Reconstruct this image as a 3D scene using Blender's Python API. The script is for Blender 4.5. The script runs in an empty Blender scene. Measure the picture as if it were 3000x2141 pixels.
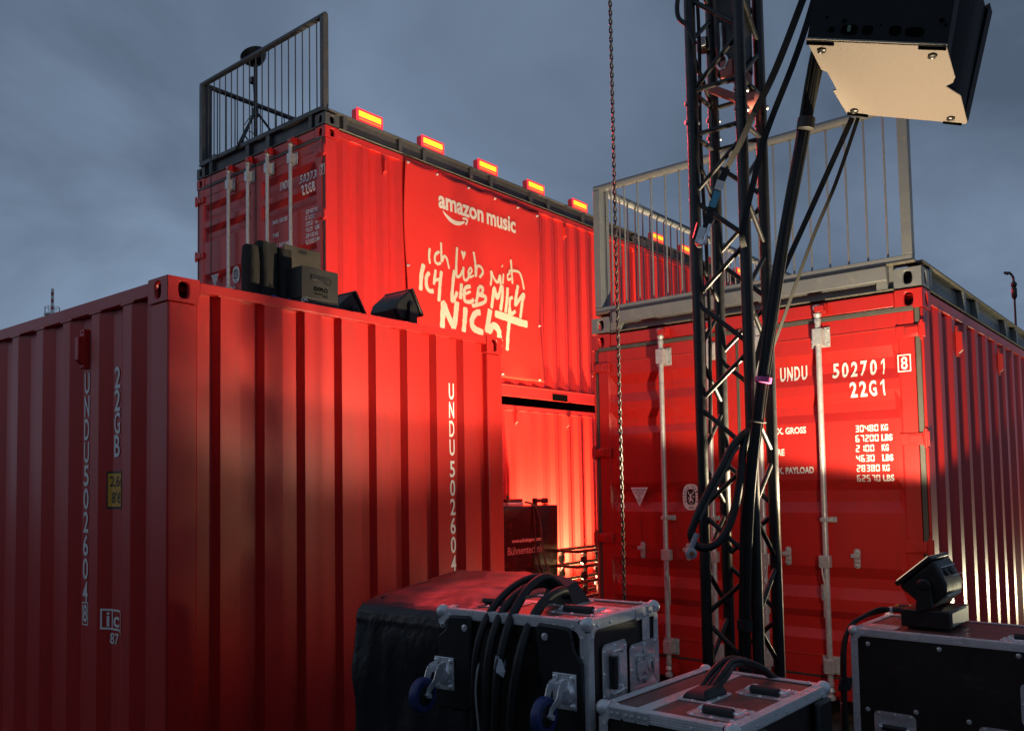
import bpy, bmesh, math, random
from mathutils import Vector, Matrix, noise
R = math.radians
random.seed(7)
S = bpy.context.scene
COL = S.collection

# ------------------------------------------------------------------ camera
cam_d = bpy.data.cameras.new("camera")
cam = bpy.data.objects.new("camera", cam_d); COL.objects.link(cam)
PITCH, ROLL, EYE = 0.0537, -0.0179, 1.5795
_c, _s = math.cos(PITCH), math.sin(PITCH)
_r0, _u0, _f0 = Vector((1, 0, 0)), Vector((0, -_s, _c)), Vector((0, _c, _s))
_rt = _r0 * math.cos(ROLL) + _u0 * math.sin(ROLL)
_up = _u0 * math.cos(ROLL) - _r0 * math.sin(ROLL)
m = Matrix.Identity(4)
for i in range(3):
    m[i][0], m[i][1], m[i][2] = _rt[i], _up[i], -_f0[i]
m[2][3] = EYE
cam.matrix_world = m
cam_d.sensor_fit = 'HORIZONTAL'; cam_d.sensor_width = 36.0
cam_d.lens = 36.0 * 2507.05 / 3000.0
cam_d.shift_x = (1500 - 1531.48) / 3000.0
cam_d.shift_y = (1284.11 - 1070.5) / 3000.0
cam_d.clip_start = 0.05; cam_d.clip_end = 2000
S.camera = cam
S.render.resolution_x, S.render.resolution_y = 1024, 730
S.view_settings.view_transform = 'Standard'; S.view_settings.look = 'None'
S.view_settings.exposure = 0.0; S.view_settings.gamma = 1.0

# ------------------------------------------------------------------ world: dusk overcast
W = bpy.data.worlds.new("World"); S.world = W; W.use_nodes = True
nt = W.node_tree; nt.nodes.clear()
def wn(t, **k):
    n = nt.nodes.new(t)
    for a, b in k.items(): setattr(n, a, b)
    return n
wo = wn('ShaderNodeOutputWorld'); bg = wn('ShaderNodeBackground'); bg.inputs['Strength'].default_value = 0.1
sky = wn('ShaderNodeTexSky', sky_type='NISHITA', sun_disc=False)
sky.sun_elevation = R(2.0); sky.sun_rotation = R(-70); sky.dust_density = 2.0; sky.ozone_density = 4.0
tc = wn('ShaderNodeTexCoord'); sep = wn('ShaderNodeSeparateXYZ')
nt.links.new(tc.outputs['Generated'], sep.inputs[0])
zz = wn('ShaderNodeMath', operation='MAXIMUM'); nt.links.new(sep.outputs['Z'], zz.inputs[0]); zz.inputs[1].default_value = 0.0
za = wn('ShaderNodeMath', operation='ADD'); nt.links.new(zz.outputs[0], za.inputs[0]); za.inputs[1].default_value = 0.32
dx = wn('ShaderNodeMath', operation='DIVIDE'); nt.links.new(sep.outputs['X'], dx.inputs[0]); nt.links.new(za.outputs[0], dx.inputs[1])
dy = wn('ShaderNodeMath', operation='DIVIDE'); nt.links.new(sep.outputs['Y'], dy.inputs[0]); nt.links.new(za.outputs[0], dy.inputs[1])
cmb = wn('ShaderNodeCombineXYZ'); nt.links.new(dx.outputs[0], cmb.inputs[0]); nt.links.new(dy.outputs[0], cmb.inputs[1])
cn = wn('ShaderNodeTexNoise'); cn.inputs['Scale'].default_value = 1.5; cn.inputs['Detail'].default_value = 6.0
cn.inputs['Roughness'].default_value = 0.5; cn.inputs['Distortion'].default_value = 0.5
nt.links.new(cmb.outputs[0], cn.inputs['Vector'])
# broad light/dark drift across the cloud deck: paler in the west (left) and low, darker overhead and to the right
gx = wn('ShaderNodeMath', operation='MULTIPLY'); nt.links.new(sep.outputs['X'], gx.inputs[0]); gx.inputs[1].default_value = -0.10
gz = wn('ShaderNodeMath', operation='MULTIPLY'); nt.links.new(sep.outputs['Z'], gz.inputs[0]); gz.inputs[1].default_value = -0.22
ga = wn('ShaderNodeMath', operation='ADD'); nt.links.new(gx.outputs[0], ga.inputs[0]); nt.links.new(gz.outputs[0], ga.inputs[1])
gn = wn('ShaderNodeMath', operation='ADD'); nt.links.new(cn.outputs['Fac'], gn.inputs[0]); nt.links.new(ga.outputs[0], gn.inputs[1])
rp = wn('ShaderNodeValToRGB'); nt.links.new(gn.outputs[0], rp.inputs[0])
el = rp.color_ramp.elements
el[0].position = 0.24; el[0].color = (0.084, 0.116, 0.172, 1)
el[1].position = 0.66; el[1].color = (0.238, 0.326, 0.462, 1)
sc = wn('ShaderNodeVectorMath', operation='SCALE'); nt.links.new(rp.outputs[0], sc.inputs[0]); sc.inputs['Scale'].default_value = 10.0
mx = wn('ShaderNodeMixRGB'); mx.inputs[0].default_value = 0.93
nt.links.new(sky.outputs[0], mx.inputs[1]); nt.links.new(sc.outputs[0], mx.inputs[2])
nt.links.new(mx.outputs[0], bg.inputs['Color']); nt.links.new(bg.outputs[0], wo.inputs['Surface'])

# ------------------------------------------------------------------ sun (all but gone behind cloud) and the show's uplights
def lamp(name, kind, loc, energy, color, target=None, **k):
    d = bpy.data.lights.new(name, kind); d.energy = energy; d.color = color
    for a, b in k.items(): setattr(d, a, b)
    o = bpy.data.objects.new(name, d); COL.objects.link(o); o.location = loc
    if target is not None:
        o.rotation_euler = (Vector(target) - Vector(loc)).to_track_quat('-Z', 'Y').to_euler()
    return o
lamp('sun', 'SUN', (0, 0, 20), 0.06, (1.0, 0.93, 0.85), (18, 4, 19.0 - 6), angle=R(25))
WARM = (1.0, 0.80, 0.52)
UPL = [
    # the stage light on the long flight case: it washes the doors, the blank container end, rails and loudspeaker
    ('case_light_beam', (1.745, 4.005, 1.335), 290, WARM, (1.80, 3.97, 2.3), R(163), 0.06, 0.05),
    ('case_light_core', (1.745, 4.005, 1.335), 400, WARM, (-0.95, 5.1, 4.4), R(90), 0.5, 0.05),
    ('case_light_spill', (1.745, 4.005, 1.345), 30, (1.0, 0.70, 0.36), (-1.15, 4.6, 1.50), R(44), 0.85, 0.05),
    ('case_light_spill_low', (1.745, 4.005, 1.345), 19, (1.0, 0.72, 0.42), (1.3, 6.2, 0.9), R(110), 0.8, 0.05),
    # floor light between the two rows, lights the upper storey and the banner
    ('yard_light_beam', (1.0, 8.0, 0.30), 1650, WARM, (0.75, 8.2, 3.0), R(120), 0.5, 0.08),
    # floor light in the yard turned on the blank container end
    ('gap_light_beam', (1.05, 5.72, 0.35), 40, WARM, (-0.22, 5.7, 1.55), R(64), 0.8, 0.06),
    # floor light close to the lower container, behind the stacked dollies
    ('glow_light_beam', (0.40, 10.72, 0.14), 2500, (1.0, 0.76, 0.38), (0.30, 10.85, 2.2), R(165), 0.5, 0.06),
    # floor light beside the right container
    ('side_light_beam', (6.86, 8.66, 0.25), 230, (1.0, 0.90, 0.58), (3.7, 6.7, 1.8), R(70), 0.5, 0.06),
]
for n_, loc, e, c_, tg, sz, bl, rad in UPL:
    lamp(n_, 'SPOT', loc, e, c_, tg, spot_size=sz, spot_blend=bl, shadow_soft_size=rad)

# ------------------------------------------------------------------ materials
def mat(name, color, rough=0.5, metal=0.0, spec=0.5, noise_amt=0.0, noise_scale=20.0, color2=None, bump=0.0, bump_scale=80.0,
        rough_var=0.0, emit=None, emit_s=0.0, dirt=None, dirt_amt=0.35, dirt_scale=6.0, coat=0.0, aniso=None):
    M = bpy.data.materials.new(name); M.use_nodes = True
    t = M.node_tree; L = t.links; b = t.nodes['Principled BSDF']
    b.inputs['Base Color'].default_value = (*color, 1); b.inputs['Roughness'].default_value = rough
    b.inputs['Metallic'].default_value = metal; b.inputs['Specular IOR Level'].default_value = spec
    if coat: b.inputs['Coat Weight'].default_value = coat; b.inputs['Coat Roughness'].default_value = 0.12
    tcn = t.nodes.new('ShaderNodeTexCoord')
    src = tcn.outputs['Object']
    if aniso:
        mp = t.nodes.new('ShaderNodeMapping'); mp.inputs['Scale'].default_value = aniso
        L.new(src, mp.inputs[0]); src = mp.outputs[0]
    colsock = None
    if noise_amt:
        n1 = t.nodes.new('ShaderNodeTexNoise'); n1.inputs['Scale'].default_value = noise_scale; n1.inputs['Detail'].default_value = 6
        L.new(src, n1.inputs['Vector'])
        r1 = t.nodes.new('ShaderNodeMapRange'); r1.inputs[1].default_value = 0.35; r1.inputs[2].default_value = 0.7
        L.new(n1.outputs['Fac'], r1.inputs[0])
        m1 = t.nodes.new('ShaderNodeMixRGB'); c2 = color2 or tuple(x * 0.6 for x in color)
        m1.inputs[1].default_value = (*color, 1); m1.inputs[2].default_value = (*c2, 1)
        sc1 = t.nodes.new('ShaderNodeMath'); sc1.operation = 'MULTIPLY'; sc1.inputs[1].default_value = noise_amt
        L.new(r1.outputs[0], sc1.inputs[0]); L.new(sc1.outputs[0], m1.inputs[0]); colsock = m1.outputs[0]
    if dirt:
        n3 = t.nodes.new('ShaderNodeTexNoise'); n3.inputs['Scale'].default_value = dirt_scale; n3.inputs['Detail'].default_value = 9
        n3.inputs['Roughness'].default_value = 0.7
        L.new(src, n3.inputs['Vector'])
        r3 = t.nodes.new('ShaderNodeMapRange'); r3.inputs[1].default_value = 0.52; r3.inputs[2].default_value = 0.72
        r3.inputs[4].default_value = dirt_amt
        L.new(n3.outputs['Fac'], r3.inputs[0])
        m3 = t.nodes.new('ShaderNodeMixRGB'); m3.inputs[1].default_value = (*color, 1); m3.inputs[2].default_value = (*dirt, 1)
        if colsock: L.new(colsock, m3.inputs[1])
        L.new(r3.outputs[0], m3.inputs[0]); colsock = m3.outputs[0]
    if colsock: L.new(colsock, b.inputs['Base Color'])
    if rough_var:
        n2 = t.nodes.new('ShaderNodeTexNoise'); n2.inputs['Scale'].default_value = noise_scale * 0.37; n2.inputs['Detail'].default_value = 4
        L.new(src, n2.inputs['Vector'])
        r2 = t.nodes.new('ShaderNodeMapRange'); r2.inputs[3].default_value = max(0.02, rough - rough_var); r2.inputs[4].default_value = min(1, rough + rough_var)
        r2.inputs[1].default_value = .3; r2.inputs[2].default_value = .7
        L.new(n2.outputs['Fac'], r2.inputs[0]); L.new(r2.outputs[0], b.inputs['Roughness'])
    if bump:
        nb = t.nodes.new('ShaderNodeTexNoise'); nb.inputs['Scale'].default_value = bump_scale; nb.inputs['Detail'].default_value = 3
        L.new(src, nb.inputs['Vector'])
        bp = t.nodes.new('ShaderNodeBump'); bp.inputs['Strength'].default_value = bump; bp.inputs['Distance'].default_value = 0.004
        L.new(nb.outputs['Fac'], bp.inputs['Height']); L.new(bp.outputs[0], b.inputs['Normal'])
    if emit:
        b.inputs['Emission Color'].default_value = (*emit, 1); b.inputs['Emission Strength'].default_value = emit_s
    return M
RED = mat('red container paint', (0.56, 0.022, 0.018), 0.36, spec=0.5, noise_amt=0.3, noise_scale=3.0, color2=(0.46, 0.018, 0.018),
          rough_var=0.07, bump=0.16, bump_scale=3.2, dirt=(0.17, 0.03, 0.025), dirt_amt=0.32, dirt_scale=16, aniso=(1.4, 1.4, 0.32))
WELD = mat('red painted weld bead', (0.60, 0.05, 0.035), 0.3, bump=0.6, bump_scale=120)
FRAME = mat('grey frame paint', (0.21, 0.222, 0.230), 0.42, noise_amt=0.5, noise_scale=9, color2=(0.15, 0.16, 0.168), rough_var=0.1,
            dirt=(0.36, 0.34, 0.27), dirt_amt=0.5, dirt_scale=18, bump=0.08, bump_scale=30)
FRAMED = mat('dark grey frame paint', (0.072, 0.076, 0.082), 0.5, noise_amt=0.5, noise_scale=9, color2=(0.045, 0.048, 0.052), rough_var=0.1,
             dirt=(0.2, 0.18, 0.14), dirt_amt=0.4, dirt_scale=20, bump=0.08, bump_scale=30)
DUST = mat('dusty steel flange', (0.22, 0.20, 0.15), 0.65, noise_amt=0.7, noise_scale=22, color2=(0.1, 0.1, 0.095), bump=0.2, bump_scale=60)
GALV = mat('galvanised steel', (0.62, 0.63, 0.64), 0.40, metal=0.35, noise_amt=0.4, noise_scale=40, color2=(0.28, 0.29, 0.30), rough_var=0.12, bump=0.05)
ZINC = mat('bright zinc', (0.9, 0.91, 0.93), 0.25, metal=0.5, noise_amt=0.25, noise_scale=30, color2=(0.6, 0.61, 0.63), rough_var=0.08, dirt=(0.3, 0.27, 0.2), dirt_amt=0.3, dirt_scale=25)
ALU = mat('aluminium extrusion', (0.86, 0.86, 0.87), 0.34, metal=0.3, noise_amt=0.35, noise_scale=25, color2=(0.6, 0.6, 0.6), rough_var=0.1, dirt=(0.3, 0.3, 0.29), dirt_amt=0.35, dirt_scale=30, bump=0.06)
RUBBER = mat('grey rubber gasket', (0.10, 0.10, 0.085), 0.6, noise_amt=0.4, noise_scale=15)
BLACKP = mat('black painted steel', (0.012, 0.012, 0.013), 0.38, noise_amt=0.4, noise_scale=30, color2=(0.022, 0.022, 0.022), rough_var=0.1, dirt=(0.07, 0.065, 0.06), dirt_amt=0.35, dirt_scale=40, bump=0.05)
CABM = mat('matt black cabinet paint', (0.010, 0.010, 0.011), 0.65, spec=0.2, noise_amt=0.4, noise_scale=60, color2=(0.016, 0.016, 0.016), bump=0.4, bump_scale=260, dirt=(0.03, 0.03, 0.03), dirt_amt=0.3, dirt_scale=14)
HOLE = mat('deep black opening', (0.002, 0.002, 0.002), 0.9, spec=0.05)
BLACKC = mat('black cable rubber', (0.009, 0.009, 0.010), 0.48, noise_amt=0.4, noise_scale=40, color2=(0.02, 0.02, 0.02), bump=0.12, bump_scale=160)
BLACKPL = mat('black plastic', (0.013, 0.013, 0.014), 0.46, noise_amt=0.3, noise_scale=30, rough_var=0.08, bump=0.1, bump_scale=220)
LAM = mat('dark laminate', (0.020, 0.015, 0.015), 0.42, noise_amt=0.4, noise_scale=18, color2=(0.03, 0.022, 0.02), rough_var=0.08, bump=0.35, bump_scale=260, dirt=(0.06, 0.05, 0.045), dirt_amt=0.3, dirt_scale=22)
LAMT = mat('laminate with red light painted in', (0.20, 0.085, 0.075), 0.32, noise_amt=0.4, noise_scale=18, color2=(0.14, 0.06, 0.055), rough_var=0.08, bump=0.3, bump_scale=240, dirt=(0.12, 0.1, 0.09), dirt_amt=0.25, dirt_scale=18)  # dark laminate raised to reddish brown: red light put into the lid colour
TARP = mat('black tarpaulin', (0.014, 0.014, 0.016), 0.40, noise_amt=0.4, noise_scale=14, color2=(0.02, 0.02, 0.022), rough_var=0.12, bump=0.8, bump_scale=26, dirt=(0.05, 0.046, 0.044), dirt_amt=0.25, dirt_scale=34, aniso=(1, 2.4, 1))
FOIL = mat('black banner foil', (0.012, 0.011, 0.011), 0.26, spec=0.35, noise_amt=0.4, noise_scale=5, color2=(0.03, 0.026, 0.026), rough_var=0.08, bump=1.2, bump_scale=4)
CLOTH = mat('black molton cloth', (0.024, 0.023, 0.020), 0.9, noise_amt=0.5, noise_scale=30, color2=(0.02, 0.019, 0.017), bump=0.8, bump_scale=30)
WHITE = mat('off white lettering', (0.90, 0.90, 0.87), 0.45, noise_amt=0.10, noise_scale=30, color2=(0.6, 0.58, 0.53))
PRINTW = mat('white banner print', (0.68, 0.66, 0.60), 0.5)
CREAM = mat('cream print', (0.62, 0.60, 0.47), 0.55, noise_amt=0.12, noise_scale=12)
BANNER = mat('red banner vinyl', (0.66, 0.028, 0.018), 0.45, noise_amt=0.2, noise_scale=4, color2=(0.58, 0.024, 0.016), bump=0.15, bump_scale=6)
YELLOW = mat('yellow sticker', (0.72, 0.36, 0.02), 0.45, noise_amt=0.15, noise_scale=20)
BLACKINK = mat('black print', (0.012, 0.012, 0.012), 0.5)
GREYINK = mat('faint grey print', (0.045, 0.043, 0.043), 0.5)
BLUEW = mat('blue polyurethane tyre', (0.030, 0.045, 0.17), 0.42, noise_amt=0.4, noise_scale=30, color2=(0.02, 0.03, 0.10), dirt=(0.1, 0.1, 0.1), dirt_amt=0.35, dirt_scale=40)
BLUECAP = mat('blue cap', (0.03, 0.09, 0.42), 0.4)
PINK = mat('pink tape', (0.75, 0.12, 0.36), 0.45)
TAN = mat('textured beige plate', (0.27, 0.228, 0.192), 0.55, noise_amt=0.16, noise_scale=160, color2=(0.21, 0.175, 0.145), bump=0.5, bump_scale=190)
STRAP = mat('black webbing', (0.022, 0.022, 0.024), 0.75, bump=0.4, bump_scale=200)
STRAPG = mat('grey webbing', (0.085, 0.082, 0.075), 0.75, bump=0.4, bump_scale=200)
CYAN = mat('blue ratchet label', (0.10, 0.42, 0.58), 0.5)
WOOD = mat('dark timber', (0.06, 0.04, 0.028), 0.7, noise_amt=0.6, noise_scale=10, bump=0.4, bump_scale=30, aniso=(1, 8, 8))
ASPH = mat('asphalt', (0.045, 0.045, 0.047), 0.85, noise_amt=0.6, noise_scale=4, color2=(0.03, 0.03, 0.032), bump=0.8, bump_scale=45, dirt=(0.09, 0.085, 0.08), dirt_amt=0.4, dirt_scale=2)
LEDY = mat('overexposed red LED panel', (0.8, 0.5, 0.05), 0.4, emit=(1.0, 0.50, 0.014), emit_s=1.5)  # red LEDs; their overexposed yellow is put into the emission colour
LEDR = mat('lit red LED rim', (0.6, 0.03, 0.04), 0.4, emit=(1.0, 0.025, 0.05), emit_s=1.3)
LEDREFL = mat('painted LED panel reflection', (0.8, 0.2, 0.05), 0.4, emit=(1.0, 0.16, 0.02), emit_s=1.3)  # glowing strip stands in for the panel's reflection below it
HOUS = mat('dark lamp housing', (0.06, 0.008, 0.012), 0.4)
HOUSL = mat('red lamp housing with painted glow', (0.25, 0.01, 0.02), 0.4, emit=(1.0, 0.01, 0.04), emit_s=0.16)  # faint emission stands in for panel light falling on the housing
CHAIN = mat('worn chain steel', (0.13, 0.128, 0.122), 0.35, metal=0.5, noise_amt=0.7, noise_scale=60, color2=(0.05, 0.048, 0.046))
HOISTR = mat('red hoist paint', (0.62, 0.19, 0.16), 0.45, noise_amt=0.3, noise_scale=20)
MASTR = mat('mast red band', (0.40, 0.06, 0.05), 0.6)
MASTW = mat('mast white band', (0.70, 0.68, 0.66), 0.6)
LENSLIT = mat('lit lens', (0.8, 0.7, 0.5), 0.3, emit=(1.0, 0.80, 0.52), emit_s=0.8)
GLASS = mat('dark lens', (0.02, 0.022, 0.025), 0.12, spec=0.6)
SIDEP = mat('pale panel with light painted in', (0.42, 0.40, 0.30), 0.45, noise_amt=0.4, noise_scale=25)  # pale tone carries the light on the black fixture's side; also a tag

# ------------------------------------------------------------------ mesh helpers
class MB:
    def __init__(s): s.v = []; s.f = []
    def add(s, v, f):
        o = len(s.v); s.v += [tuple(p) for p in v]; s.f += [tuple(i + o for i in q) for q in f]
    def box(s, x0, x1, y0, y1, z0, z1):
        s.add([(x0, y0, z0), (x1, y0, z0), (x1, y1, z0), (x0, y1, z0), (x0, y0, z1), (x1, y0, z1), (x1, y1, z1), (x0, y1, z1)],
              [(0, 3, 2, 1), (4, 5, 6, 7), (0, 1, 5, 4), (1, 2, 6, 5), (2, 3, 7, 6), (3, 0, 4, 7)])
    def obox(s, c, ax, ay, az):
        c, ax, ay, az = Vector(c), Vector(ax), Vector(ay), Vector(az)
        P = [c + ax * i + ay * j + az * k for k in (-1, 1) for (i, j) in ((-1, -1), (1, -1), (1, 1), (-1, 1))]
        s.add(P, [(0, 3, 2, 1), (4, 5, 6, 7), (0, 1, 5, 4), (1, 2, 6, 5), (2, 3, 7, 6), (3, 0, 4, 7)])
    def bar(s, a, b, w, h, up=(0, 0, 1)):
        a, b = Vector(a), Vector(b); d = (b - a); L = d.length; d.normalize()
        u = Vector(up); x = d.cross(u)
        if x.length < 1e-4: x = d.cross(Vector((1, 0, 0)))
        x.normalize(); y = x.cross(d)
        s.obox((a + b) / 2, d * L / 2, x * w / 2, y * h / 2)
    def cyl(s, a, b, r, r1=None, n=12, caps=True):
        a, b = Vector(a), Vector(b); d = (b - a).normalized(); r1 = r if r1 is None else r1
        x = d.orthogonal().normalized(); y = d.cross(x)
        P = []
        for c, q in ((a, r), (b, r1)):
            for i in range(n):
                t = 2 * math.pi * i / n; P.append(c + (x * math.cos(t) + y * math.sin(t)) * q)
        F = [(i, (i + 1) % n, n + (i + 1) % n, n + i) for i in range(n)]
        if caps: F += [tuple(range(n - 1, -1, -1)), tuple(range(n, 2 * n))]
        s.add(P, F)
    def tube(s, pts, r, n=8, caps=True, ry=None):
        pts = [Vector(p) for p in pts]; P = []; x = None
        for i, p in enumerate(pts):
            d = (pts[min(i + 1, len(pts) - 1)] - pts[max(i - 1, 0)]).normalized()
            if x is None: x = d.orthogonal().normalized()
            x = (x - d * x.dot(d)).normalized(); y = d.cross(x)
            q = r(i / (len(pts) - 1)) if callable(r) else r
            for k in range(n):
                t = 2 * math.pi * k / n; P.append(p + x * math.cos(t) * q + y * math.sin(t) * (q if ry is None else ry))
        F = []
        for i in range(len(pts) - 1):
            for k in range(n):
                F.append((i * n + k, i * n + (k + 1) % n, (i + 1) * n + (k + 1) % n, (i + 1) * n + k))
        if caps: F += [tuple(range(n - 1, -1, -1)), tuple(range((len(pts) - 1) * n, len(pts) * n))]
        s.add(P, F)
    def prism(s, poly, vec):
        n = len(poly); v = Vector(vec); P = [Vector(p) for p in poly]; P += [p + v for p in P[:n]]
        s.add(P, [tuple(range(n - 1, -1, -1)), tuple(range(n, 2 * n))] + [(i, (i + 1) % n, n + (i + 1) % n, n + i) for i in range(n)])
    def lathe(s, c, axis, prof, n=16, caps=True):
        c, d = Vector(c), Vector(axis).normalized(); x = d.orthogonal().normalized(); y = d.cross(x); P = []
        for r, h in prof:
            for k in range(n):
                t = 2 * math.pi * k / n; P.append(c + d * h + (x * math.cos(t) + y * math.sin(t)) * r)
        F = []
        for i in range(len(prof) - 1):
            for k in range(n): F.append((i * n + k, i * n + (k + 1) % n, (i + 1) * n + (k + 1) % n, (i + 1) * n + k))
        if caps: F += [tuple(range(n - 1, -1, -1)), tuple(range((len(prof) - 1) * n, len(prof) * n))]
        s.add(P, F)
    def ball(s, c, r, n=12, sz=1.0):
        s.lathe((c[0], c[1], c[2]), (0, 0, 1), [(max(1e-4, r * math.sin(math.pi * i / 8)), -r * sz * math.cos(math.pi * i / 8)) for i in range(9)], n)
    def rivet(s, p, nrm, r=0.006):
        s.lathe(p, nrm, [(r, 0), (r * .85, r * .35), (r * .3, r * .55)], 8)
    def plate_hole(s, c, u, v, hw, hh, rw, rh, depth, n=24, cap=True):
        c, u, v = Vector(c), Vector(u), Vector(v); nn = u.cross(v).normalized()
        O_, I_, B_ = [], [], []
        for i in range(n):
            t = 2 * math.pi * (i + .5) / n; cx, sy = math.cos(t), math.sin(t)
            k = 1 / max(abs(cx), abs(sy)); O_.append(c + u * cx * k * hw + v * sy * k * hh)
            p = (abs(cx) ** 3 + abs(sy) ** 3) ** (-1 / 3)
            q = c + u * cx * p * rw + v * sy * p * rh; I_.append(q); B_.append(q - nn * depth)
        # force the outer ring through the rectangle's corners
        for i, (a, b) in enumerate(((1, 1), (-1, 1), (-1, -1), (1, -1))):
            j = n // 8 + i * n // 4
            O_[j] = c + u * a * hw + v * b * hh
        F = [(i, (i + 1) % n, n + (i + 1) % n, n + i) for i in range(n)] + [(n + i, n + (i + 1) % n, 2 * n + (i + 1) % n, 2 * n + i) for i in range(n)]
        if cap: F.append(tuple(range(2 * n, 3 * n)))
        s.add(O_ + I_ + B_, F)
    def build(s, name, material, parent=None, bevel=0.0, smooth=True, loc=None, merge=False, seg=2, recalc=True):
        me = bpy.data.meshes.new(name); me.from_pydata(s.v, [], s.f)
        b = bmesh.new(); b.from_mesh(me)
        if merge: bmesh.ops.remove_doubles(b, verts=b.verts, dist=1e-5)
        if recalc: bmesh.ops.recalc_face_normals(b, faces=b.faces)
        b.to_mesh(me); b.free()
        me.materials.append(material)
        if smooth:
            me.polygons.foreach_set('use_smooth', [True] * len(me.polygons)); me.set_sharp_from_angle(angle=R(38))
        o = bpy.data.objects.new(name, me); COL.objects.link(o)
        if parent: o.parent = parent
        if loc: o.location = loc
        if bevel:
            md = o.modifiers.new('bevel', 'BEVEL'); md.width = bevel; md.segments = seg; md.limit_method = 'ANGLE'; md.angle_limit = R(40)
            md.harden_normals = False
        return o

def tag(o, label=None, cat=None, group=None, kind=None):
    if label: o['label'] = label
    if cat: o['category'] = cat
    if group: o['group'] = group
    if kind: o['kind'] = kind
    return o
def thing(name, label, cat, loc=(0, 0, 0), rz=0.0, group=None):
    o = bpy.data.objects.new(name, None); COL.objects.link(o); o.location = loc; o.rotation_euler = (0, 0, rz)
    o.empty_display_size = 0.2
    return tag(o, label, cat, group)
def copy_tree(o, parent=None):
    c = o.copy(); COL.objects.link(c)
    if parent: c.parent = parent
    for ch in list(o.children): copy_tree(ch, c)
    return c
def smoothpath(pts, k=6):
    P = [Vector(p) for p in pts]; out = []
    for i in range(len(P) - 1):
        a, b, c, d = P[max(i - 1, 0)], P[i], P[i + 1], P[min(i + 2, len(P) - 1)]
        for j in range(k):
            t = j / k
            out.append(0.5 * ((2 * b) + (c - a) * t + (2 * a - 5 * b + 4 * c - d) * t * t + (3 * b - a - 3 * c + d) * t ** 3))
    out.append(P[-1]); return out

# ---- writing -------------------------------------------------------
def text2d(body, bold=0.0, shear=0.0):
    cu = bpy.data.curves.new('t', 'FONT'); cu.body = body; cu.size = 1.0; cu.resolution_u = 4; cu.offset = bold; cu.shear = shear
    ob = bpy.data.objects.new('t', cu); COL.objects.link(ob)
    dg = bpy.context.evaluated_depsgraph_get(); me = bpy.data.meshes.new_from_object(ob.evaluated_get(dg))
    v = [(p.co.x, p.co.y) for p in me.vertices]; f = [tuple(p.vertices) for p in me.polygons]
    bpy.data.objects.remove(ob); bpy.data.curves.remove(cu); bpy.data.meshes.remove(me)
    return v, f
def fit(vf, s0, s1, z0, z1):
    v, f = vf
    xa, xb = min(p[0] for p in v), max(p[0] for p in v); ya, yb = min(p[1] for p in v), max(p[1] for p in v)
    return [(s0 + (p[0] - xa) / (xb - xa) * (s1 - s0), z0 + (p[1] - ya) / (yb - ya) * (z1 - z0)) for p in v], f
ONE = ([(.30, 0), (.30, .80), (.06, .64), (.06, .80), (.33, 1), (.46, 1), (.46, 0)], [(0, 1, 2, 3, 4, 5, 6)])
def mono(body, s0, s1, z0, z1, bold=.028, gw=.74):
    """evenly spaced stencil characters filling s0..s1; gw = glyph width as a share of the cell"""
    n = len(body); cell = (s1 - s0) / (n - 1 + gw); out = []
    for i, ch in enumerate(body):
        a = s0 + i * cell; w = cell * gw
        if ch == '1': out.append(([(a + p[0] / .46 * w * .62 + w * .12, z0 + p[1] * (z1 - z0)) for p in ONE[0]], ONE[1]))
        else: out.append(fit(text2d(ch, bold), a, a + w, z0, z1))
    return join2d(*out)
SEG = {'0': 'abcdef', '1': 'bc', '2': 'abged', '3': 'abgcd', '4': 'fgbc', '5': 'afgcd', '6': 'afgedc', '7': 'abc', '8': 'abcdefg', '9': 'abcdfg'}
def seg7(body, s0, z0, h, w, pitch, th):
    V, F = [], []
    for i, ch in enumerate(body):
        if ch not in SEG: continue
        x = s0 + i * pitch; g = th * .12
        def quad(a, b, c, d): 
            o = len(V); V.extend([a, b, c, d]); F.append((o, o + 1, o + 2, o + 3))
        m_ = z0 + h / 2
        for q in SEG[ch]:
            if q == 'a': quad((x + g, z0 + h), (x + w - g, z0 + h), (x + w - th, z0 + h - th), (x + th, z0 + h - th))
            if q == 'd': quad((x + th, z0 + th), (x + w - th, z0 + th), (x + w - g, z0), (x + g, z0))
            if q == 'g': quad((x + th * .8, m_ + th / 2), (x + w - th * .8, m_ + th / 2), (x + w - th * .8, m_ - th / 2), (x + th * .8, m_ - th / 2))
            if q == 'f': quad((x, z0 + h - g), (x + th, z0 + h - th - g), (x + th, m_ + th * .6), (x, m_ + g))
            if q == 'e': quad((x, m_ - g), (x + th, m_ - th * .6), (x + th, z0 + th + g), (x, z0 + g))
            if q == 'b': quad((x + w, z0 + h - g), (x + w - th, z0 + h - th - g), (x + w - th, m_ + th * .6), (x + w, m_ + g))
            if q == 'c': quad((x + w, m_ - g), (x + w - th, m_ - th * .6), (x + w - th, z0 + th + g), (x + w, z0 + g))
    return V, F
def frame2d(s0, s1, z0, z1, t):
    V = [(s0, z0), (s1, z0), (s1, z1), (s0, z1), (s0 + t, z0 + t), (s1 - t, z0 + t), (s1 - t, z1 - t), (s0 + t, z1 - t)]
    return V, [(i, (i + 1) % 4, 4 + (i + 1) % 4, 4 + i) for i in range(4)]
def join2d(*vfs):
    V, F = [], []
    for v, f in vfs:
        o = len(V); V += list(v); F += [tuple(i + o for i in q) for q in f]
    return V, F
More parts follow.
